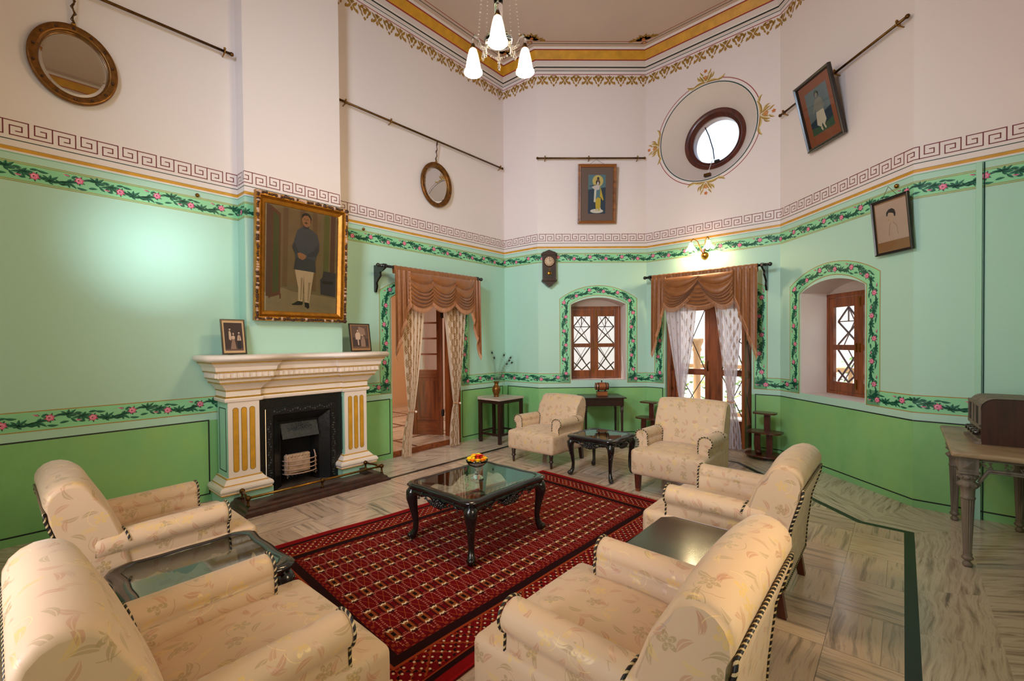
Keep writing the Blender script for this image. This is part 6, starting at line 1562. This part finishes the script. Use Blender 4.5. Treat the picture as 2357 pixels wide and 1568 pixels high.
m=M(); m.box((.005,y-.002,.19),(.09,.006,.13),'old_brass'); m.build('tuning_dial',r)
for k,xx in enumerate((-.14,-.05,.05,.14)):
    m=M(); m.lathe([(.020,y),(.020,y+.018),(.016,y+.03),(.001,y+.031)],'black_lacquer',(xx,0,.07),16,'y'); m.build('knob',r)
# ---------------------------------------------------------------- stepped plant stands beside the garden door
def whatnot(loc,rz,label):
    r=thing('plant_stand',label,'plant stand',loc,rz,None)
    m=M(); m.lathe([(.225,.035),(.232,.042),(.232,.052),(.225,.058)],'mahogany',n=40); 
    for v in m.v: v.y=v.y*.8
    m.build('base',r)
    for a in (R(-90),R(30),R(150)):
        m=M(); m.ball((.17*math.cos(a),.14*math.sin(a),.018),.0185,'mahogany',8); m.build('foot',r)
    def shelf(w,d,z,y0):
        pts=[]
        for i in range(40):
            a=2*PI*i/40; c,s_=math.cos(a),math.sin(a); f=lambda v:math.copysign(abs(v)**.55,v); pts.append((w/2*f(c),y0+d/2*f(s_)))
        m=M(); m.prism(pts,z-.018,z,'mahogany','xy'); m.build('shelf',r,bevel=.003)
    shelf(.40,.26,.345,0); shelf(.265,.19,.585,.0)
    m=M(); m.box((.02,.03,.45),(.07,.03,.235),'mahogany'); m.build('upper_post',r)
    m=M(); m.box((.045,.03,.19),(.07,.035,.275),'mahogany'); m.build('lower_post',r)
    m=M(); m.prism([(-.10,.06),(-.03,.06),(-.035,.12),(-.045,.18),(-.04,.327),(-.11,.327),(-.115,.18),(-.11,.12)],-.05,-.02,'mahogany'); m.ball((-.055,-.06,.088),.032,'mahogany',8); m.build('scroll_bracket',r)
    return r
gD_=SG['D']
whatnot(V2(3.20,5.70),rotof(gD_),'dark three-tier plant stand between the garden door and the right-hand window')
whatnot(V2(2.075,6.80),rotof(gD_),'dark stepped plant stand left of the garden door, half hidden by the armchair')
# ---------------------------------------------------------------- console under the back window, with a small barrel
r=thing('console_table','small dark console table under the arched back window, holding the barrel','console table',(1.34,6.775,0),SG['C'].t.to_track_quat('X','Z').to_euler().z if False else rotof(SG['C']))
m=M(); m.box((0,0,.674),(.64,.50,.018),'dark_wood'); m.build('table_top',r,bevel=.003); m=M(); m.box((0,0,.61),(.56,.42,.11),'dark_wood'); m.build('apron',r)
for sx in(-1,1):
    for sy in(-1,1):
        m=M(); m.lathe([(.012,0),(.016,.02),(.024,.04),(.024,.06),(.014,.08),(.016,.12),(.018,.45),(.024,.48),(.018,.50),(.022,.555)],'dark_wood',(sx*.265,sy*.195,0),14); m.box((sx*.265,sy*.195,.61),(.045,.045,.11),'dark_wood'); m.build('leg',r)
r=thing('barrel','miniature wooden barrel with metal hoops lying on a small block stand','barrel',(1.345,6.74,.683),rotof(SG['C']))
m=M(); m.box((0,0,.035),(.15,.10,.068),'barrel_wood'); m.box((0,0,.072),(.17,.03,.008),'dark_wood'); m.box((0,0,.006),(.17,.11,.01),'mahogany'); m.build('stand',r)
for s_ in(-1,1): m=M(); m.tube([(s_*.05,-.04,.075),(s_*.05,0,.088),(s_*.05,.04,.075)],.008,'dark_wood',6); m.build('cradle',r)
m=M(); m.lathe([(.048,-.10),(.050,-.099),(.058,-.05),(.062,0),(.058,.05),(.050,.099),(.048,.10)],'barrel_wood',(0,0,.145),28,'x'); bb=m.build('barrel_body',r)
m=M()
for xx,rr_ in ((-.09,.0535),(-.055,.0595),(.055,.0595),(.09,.0535)): m.lathe([(rr_-.002,xx-.007),(rr_,xx-.006),(rr_,xx+.006),(rr_-.002,xx+.007)],'black_iron',(0,0,.145),28,'x')
m.build('hoop',r); m=M(); m.lathe([(.008,.205),(.008,.22),(.012,.222),(.009,.232),(.001,.234)],'dark_wood',n=10); m.lathe([(.008,-.11),(.008,-.10)],'dark_wood',(0,0,.13),8,'x'); m.build('bung',r)
# ---------------------------------------------------------------- corner table with notched marble top, brass vase and peacock feathers
r=thing('corner_table','dark table with a notched marble top in the far corner, holding the vase','corner table'); place(r,5.09,.335,0)
a=.275; nn=.10
pts=[(-a,-a),(a,-a),(a,a-nn),(a-nn,a-nn),(a-nn,a),(-a+nn,a),(-a+nn,a-nn),(-a,a-nn)]
m=M(); m.prism(pts,.642,.662,'table_marble','xy'); m.build('marble_top',r,bevel=.003)
m=M()
for (x0,y0,x1,y1) in ((-a+.02,-a+.03,a-.02,-a+.03),(-a+.03,-a+.03,-a+.03,a-nn-.03),(a-.03,-a+.03,a-.03,a-nn-.03),(-a+nn,a-.03,a-nn,a-.03)):
    cx,cy=(x0+x1)/2,(y0+y1)/2; m.box((cx,cy,.615),(abs(x1-x0)+.03,abs(y1-y0)+.03,.05),'dark_wood'); m.box((cx,cy,.13),(abs(x1-x0)+.012,abs(y1-y0)+.012,.03),'dark_wood')
m.build('frame',r)
for (x,y) in ((-a+.03,-a+.03),(a-.03,-a+.03),(-a+.03,a-nn-.03),(a-.03,a-nn-.03),(-a+nn+.02,a-.03),(a-nn-.02,a-.03)):
    m=M(); m.box((x,y,.32),(.042,.042,.64),'dark_wood'); m.build('leg',r)
V=FP(5.08,.30,.6625); r=thing('vase','rounded brass vase holding peacock feathers on the marble-topped corner table','vase',V,0)
m=M(); m.lathe([(.040,0),(.044,.006),(.036,.02),(.045,.04),(.062,.085),(.066,.12),(.058,.15),(.034,.175),(.028,.19),(.032,.215),(.046,.232),(.048,.236),(.040,.236),(.026,.215),(.022,.19)],'bronze_gold',n=28); m.f=m.f[:-1];m.m=m.m[:-1];m.sm=m.sm[:-1];m.uv=m.uv[:-1]; m.build('vase_body',r)
plain('feather_barb',sc(30,74,52),.6); plain('feather_dark',sc(14,30,30),.5); plain('feather_quill',sc(160,160,130),.6)
rr=random.Random(12)
tips=[(.12,.05,.70),(.20,-.02,.62),(.24,.10,.58),(-.03,.04,.66),(.16,.14,.56),(-.06,-.04,.74),(.22,.03,.66)]
for i,(tx,ty,tz) in enumerate(tips):
    f=thing('peacock_feather','peacock feather arching out of the brass vase','feather',V+Vector((0,0,.12)),0,'peacock feathers in the brass vase')
    pts=[Vector((tx*k**2.0,ty*k**1.6,-.115+(tz-.02)*k-(.05*k**4))) for k in [j/16 for j in range(17)]]
    m=M(); m.tube(pts,.0018,'feather_quill',5,rf=lambda t:1.3-.8*t); q=m.build('quill',f)
    m=M()
    for j in range(5,17):
        p=pts[j]; d=(pts[j]-pts[j-1]).normalized(); sd=d.cross(Vector((.3,-1,.2))).normalized()
        for h_ in range(2):
            pp=p-d*.014*h_; L_=.035+.012*math.sin(j)+(.012 if j>12 else 0)
            for s_ in(-1,1):
                e=pp+sd*s_*L_+d*L_*.9+Vector((0,0,-.006)); m.poly([pp-d*.0016,pp+d*.0016,e],'feather_barb')
    if i!=5 or True:
        c0=pts[-1]; dd=(pts[-1]-pts[-2]).normalized(); sd=dd.cross(Vector((.3,-1,.2))).normalized()
        for k in range(26):
            a_=PI*2*k/26; e=c0+(sd*math.cos(a_)*.042+dd*(math.sin(a_)*.055+.01)); m.poly([c0+(e-c0)*.1+sd*.0012,c0+(e-c0)*.1-sd*.0012,e],'feather_barb')
        ec=[c0+sd*.014*math.cos(2*PI*k/12)+dd*.018*math.sin(2*PI*k/12)+Vector((.001,-.002,0)) for k in range(12)]; m.poly(ec,'feather_dark')
    m.build('vane',f)
# ---------------------------------------------------------------- glass bowl of flowers on the coffee table
B=FP(2.452,2.535,.4485); r=thing('footed_bowl','cut-glass footed bowl of marigolds on the coffee table','bowl',B,0)
m=M(); m.lathe([(.050,0),(.052,.004),(.040,.012),(.018,.022),(.014,.04),(.020,.052),(.013,.065),(.014,.078),(.030,.088),(.062,.105),(.082,.128),(.086,.146),(.083,.146),(.078,.130),(.058,.109),(.024,.093),(.001,.091)],'clear_glass',n=36); m.build('bowl',r)
for nm,c_ in (('petal_yellow',(250,214,20)),('petal_orange',(248,150,16)),('petal_red',(206,40,20))): plain(nm,sc(*c_),.6)
rr=random.Random(4); spots=[(0,0,.0,'petal_red')]+[(.028*math.cos(k*1.26),.028*math.sin(k*1.26),.0,('petal_red','petal_yellow','petal_orange','petal_yellow','petal_red')[k]) for k in range(5)]+[(.058*math.cos(k*.7),.058*math.sin(k*.7),-.010,('petal_yellow','petal_orange','petal_yellow','petal_orange','petal_yellow','petal_yellow','petal_orange','petal_yellow','petal_orange')[k]) for k in range(9)]
for i,(x,y,z,mt) in enumerate(spots):
    nmz={'petal_red':'red','petal_yellow':'yellow','petal_orange':'orange'}[mt]
    m=M(); c0=Vector((0,0,0))
    for ring_,(n_,rad,up) in enumerate(((9,.024,.2),(8,.018,.6),(6,.011,1.0),(4,.006,1.3))):
        for k in range(n_):
            a_=2*PI*k/n_+ring_*.4; d=Vector((math.cos(a_),math.sin(a_),up*.8)).normalized(); sd=Vector((-math.sin(a_),math.cos(a_),0)); t_=c0+d*rad*1.1; w=rad*.55
            m.poly([c0,t_*.6+sd*w*.8-Vector((0,0,.001)),t_+sd*w*.5+Vector((0,0,.002)),t_-sd*w*.5+Vector((0,0,.002)),t_*.6-sd*w*.8-Vector((0,0,.001))],mt,True)
    m.ball((0,0,-.006),.014,mt,6)
    o=m.build('marigold'); o.location=B+Vector((x,y,.146+z+.012+(.012 if i<6 else 0))); tag(o,{'red':'red marigold at the centre of the glass bowl','yellow':'yellow marigold heaped in the glass bowl','orange':'orange marigold heaped in the glass bowl'}[nmz],'flower','marigolds in the footed bowl')
# ---------------------------------------------------------------- bed in the room beyond the doorway
r=thing('bed','wooden bed with folded bedding and a patterned sheet in the room beyond the curtained doorway','bed',FP(3.12,-1.95,zf2),ROTA)
m=M(); m.box((0,0,.36),(1.3,1.9,.26),'walnut'); 
for sx in(-1,1):
    for sy in(-1,1): m.box((sx*.6,sy*.9,.12),(.08,.08,.24),'walnut')
m.build('bed_frame',r)
m_=Mt('printed_sheet'); x,y,z=m_.coords(); f=m_.noise(m_.comb(x,y,z),9,4,.6,.6); m_.col(m_.ramp(f,[(.46,sc(222,206,196)),(.52,sc(110,96,92))])).set(Roughness=.8); MAT['printed_sheet']=m_.m
m=M(); m.rbox((0,0,.56),(1.36,1.96,.18),.05,'printed_sheet',10); m.build('mattress',r)
plain('bedding_tan',sc(170,120,84),.8,var=.2,scale=20); plain('bedding_gold',sc(200,140,66),.8,var=.25,scale=30); plain('bedding_navy',sc(38,40,66),.8)
for k,(z,mt,lb,w) in enumerate(((.71,'bedding_tan','tan folded blanket at the bottom of the pile on the bed',.56),(.82,'bedding_gold','gold patterned quilt folded on the pile on the bed',.52),(.93,'bedding_navy','navy cushion on top of the folded bedding',.42))):
    m=M(); m.rbox((0,0,0),(w+.3,w,.10 if k<2 else .09),.045,mt,8,(0,0,0,0,.0,.01)); o=m.build(['blanket','quilt','cushion'][k]); o.location=FP(3.12,-1.45,zf2+z); o.rotation_euler=(0,0,ROTA); tag(o,lb,['blanket','quilt','cushion'][k])
m=M(); m.box((0,0,0),(.03,.12,.09),'pg_dark'); o=m.build('light_switch'); o.location=FP(2.225,-1.3,1.25); o.rotation_euler=(0,0,ROTA); tag(o,'small dark switch on the peach bedroom wall','switch')
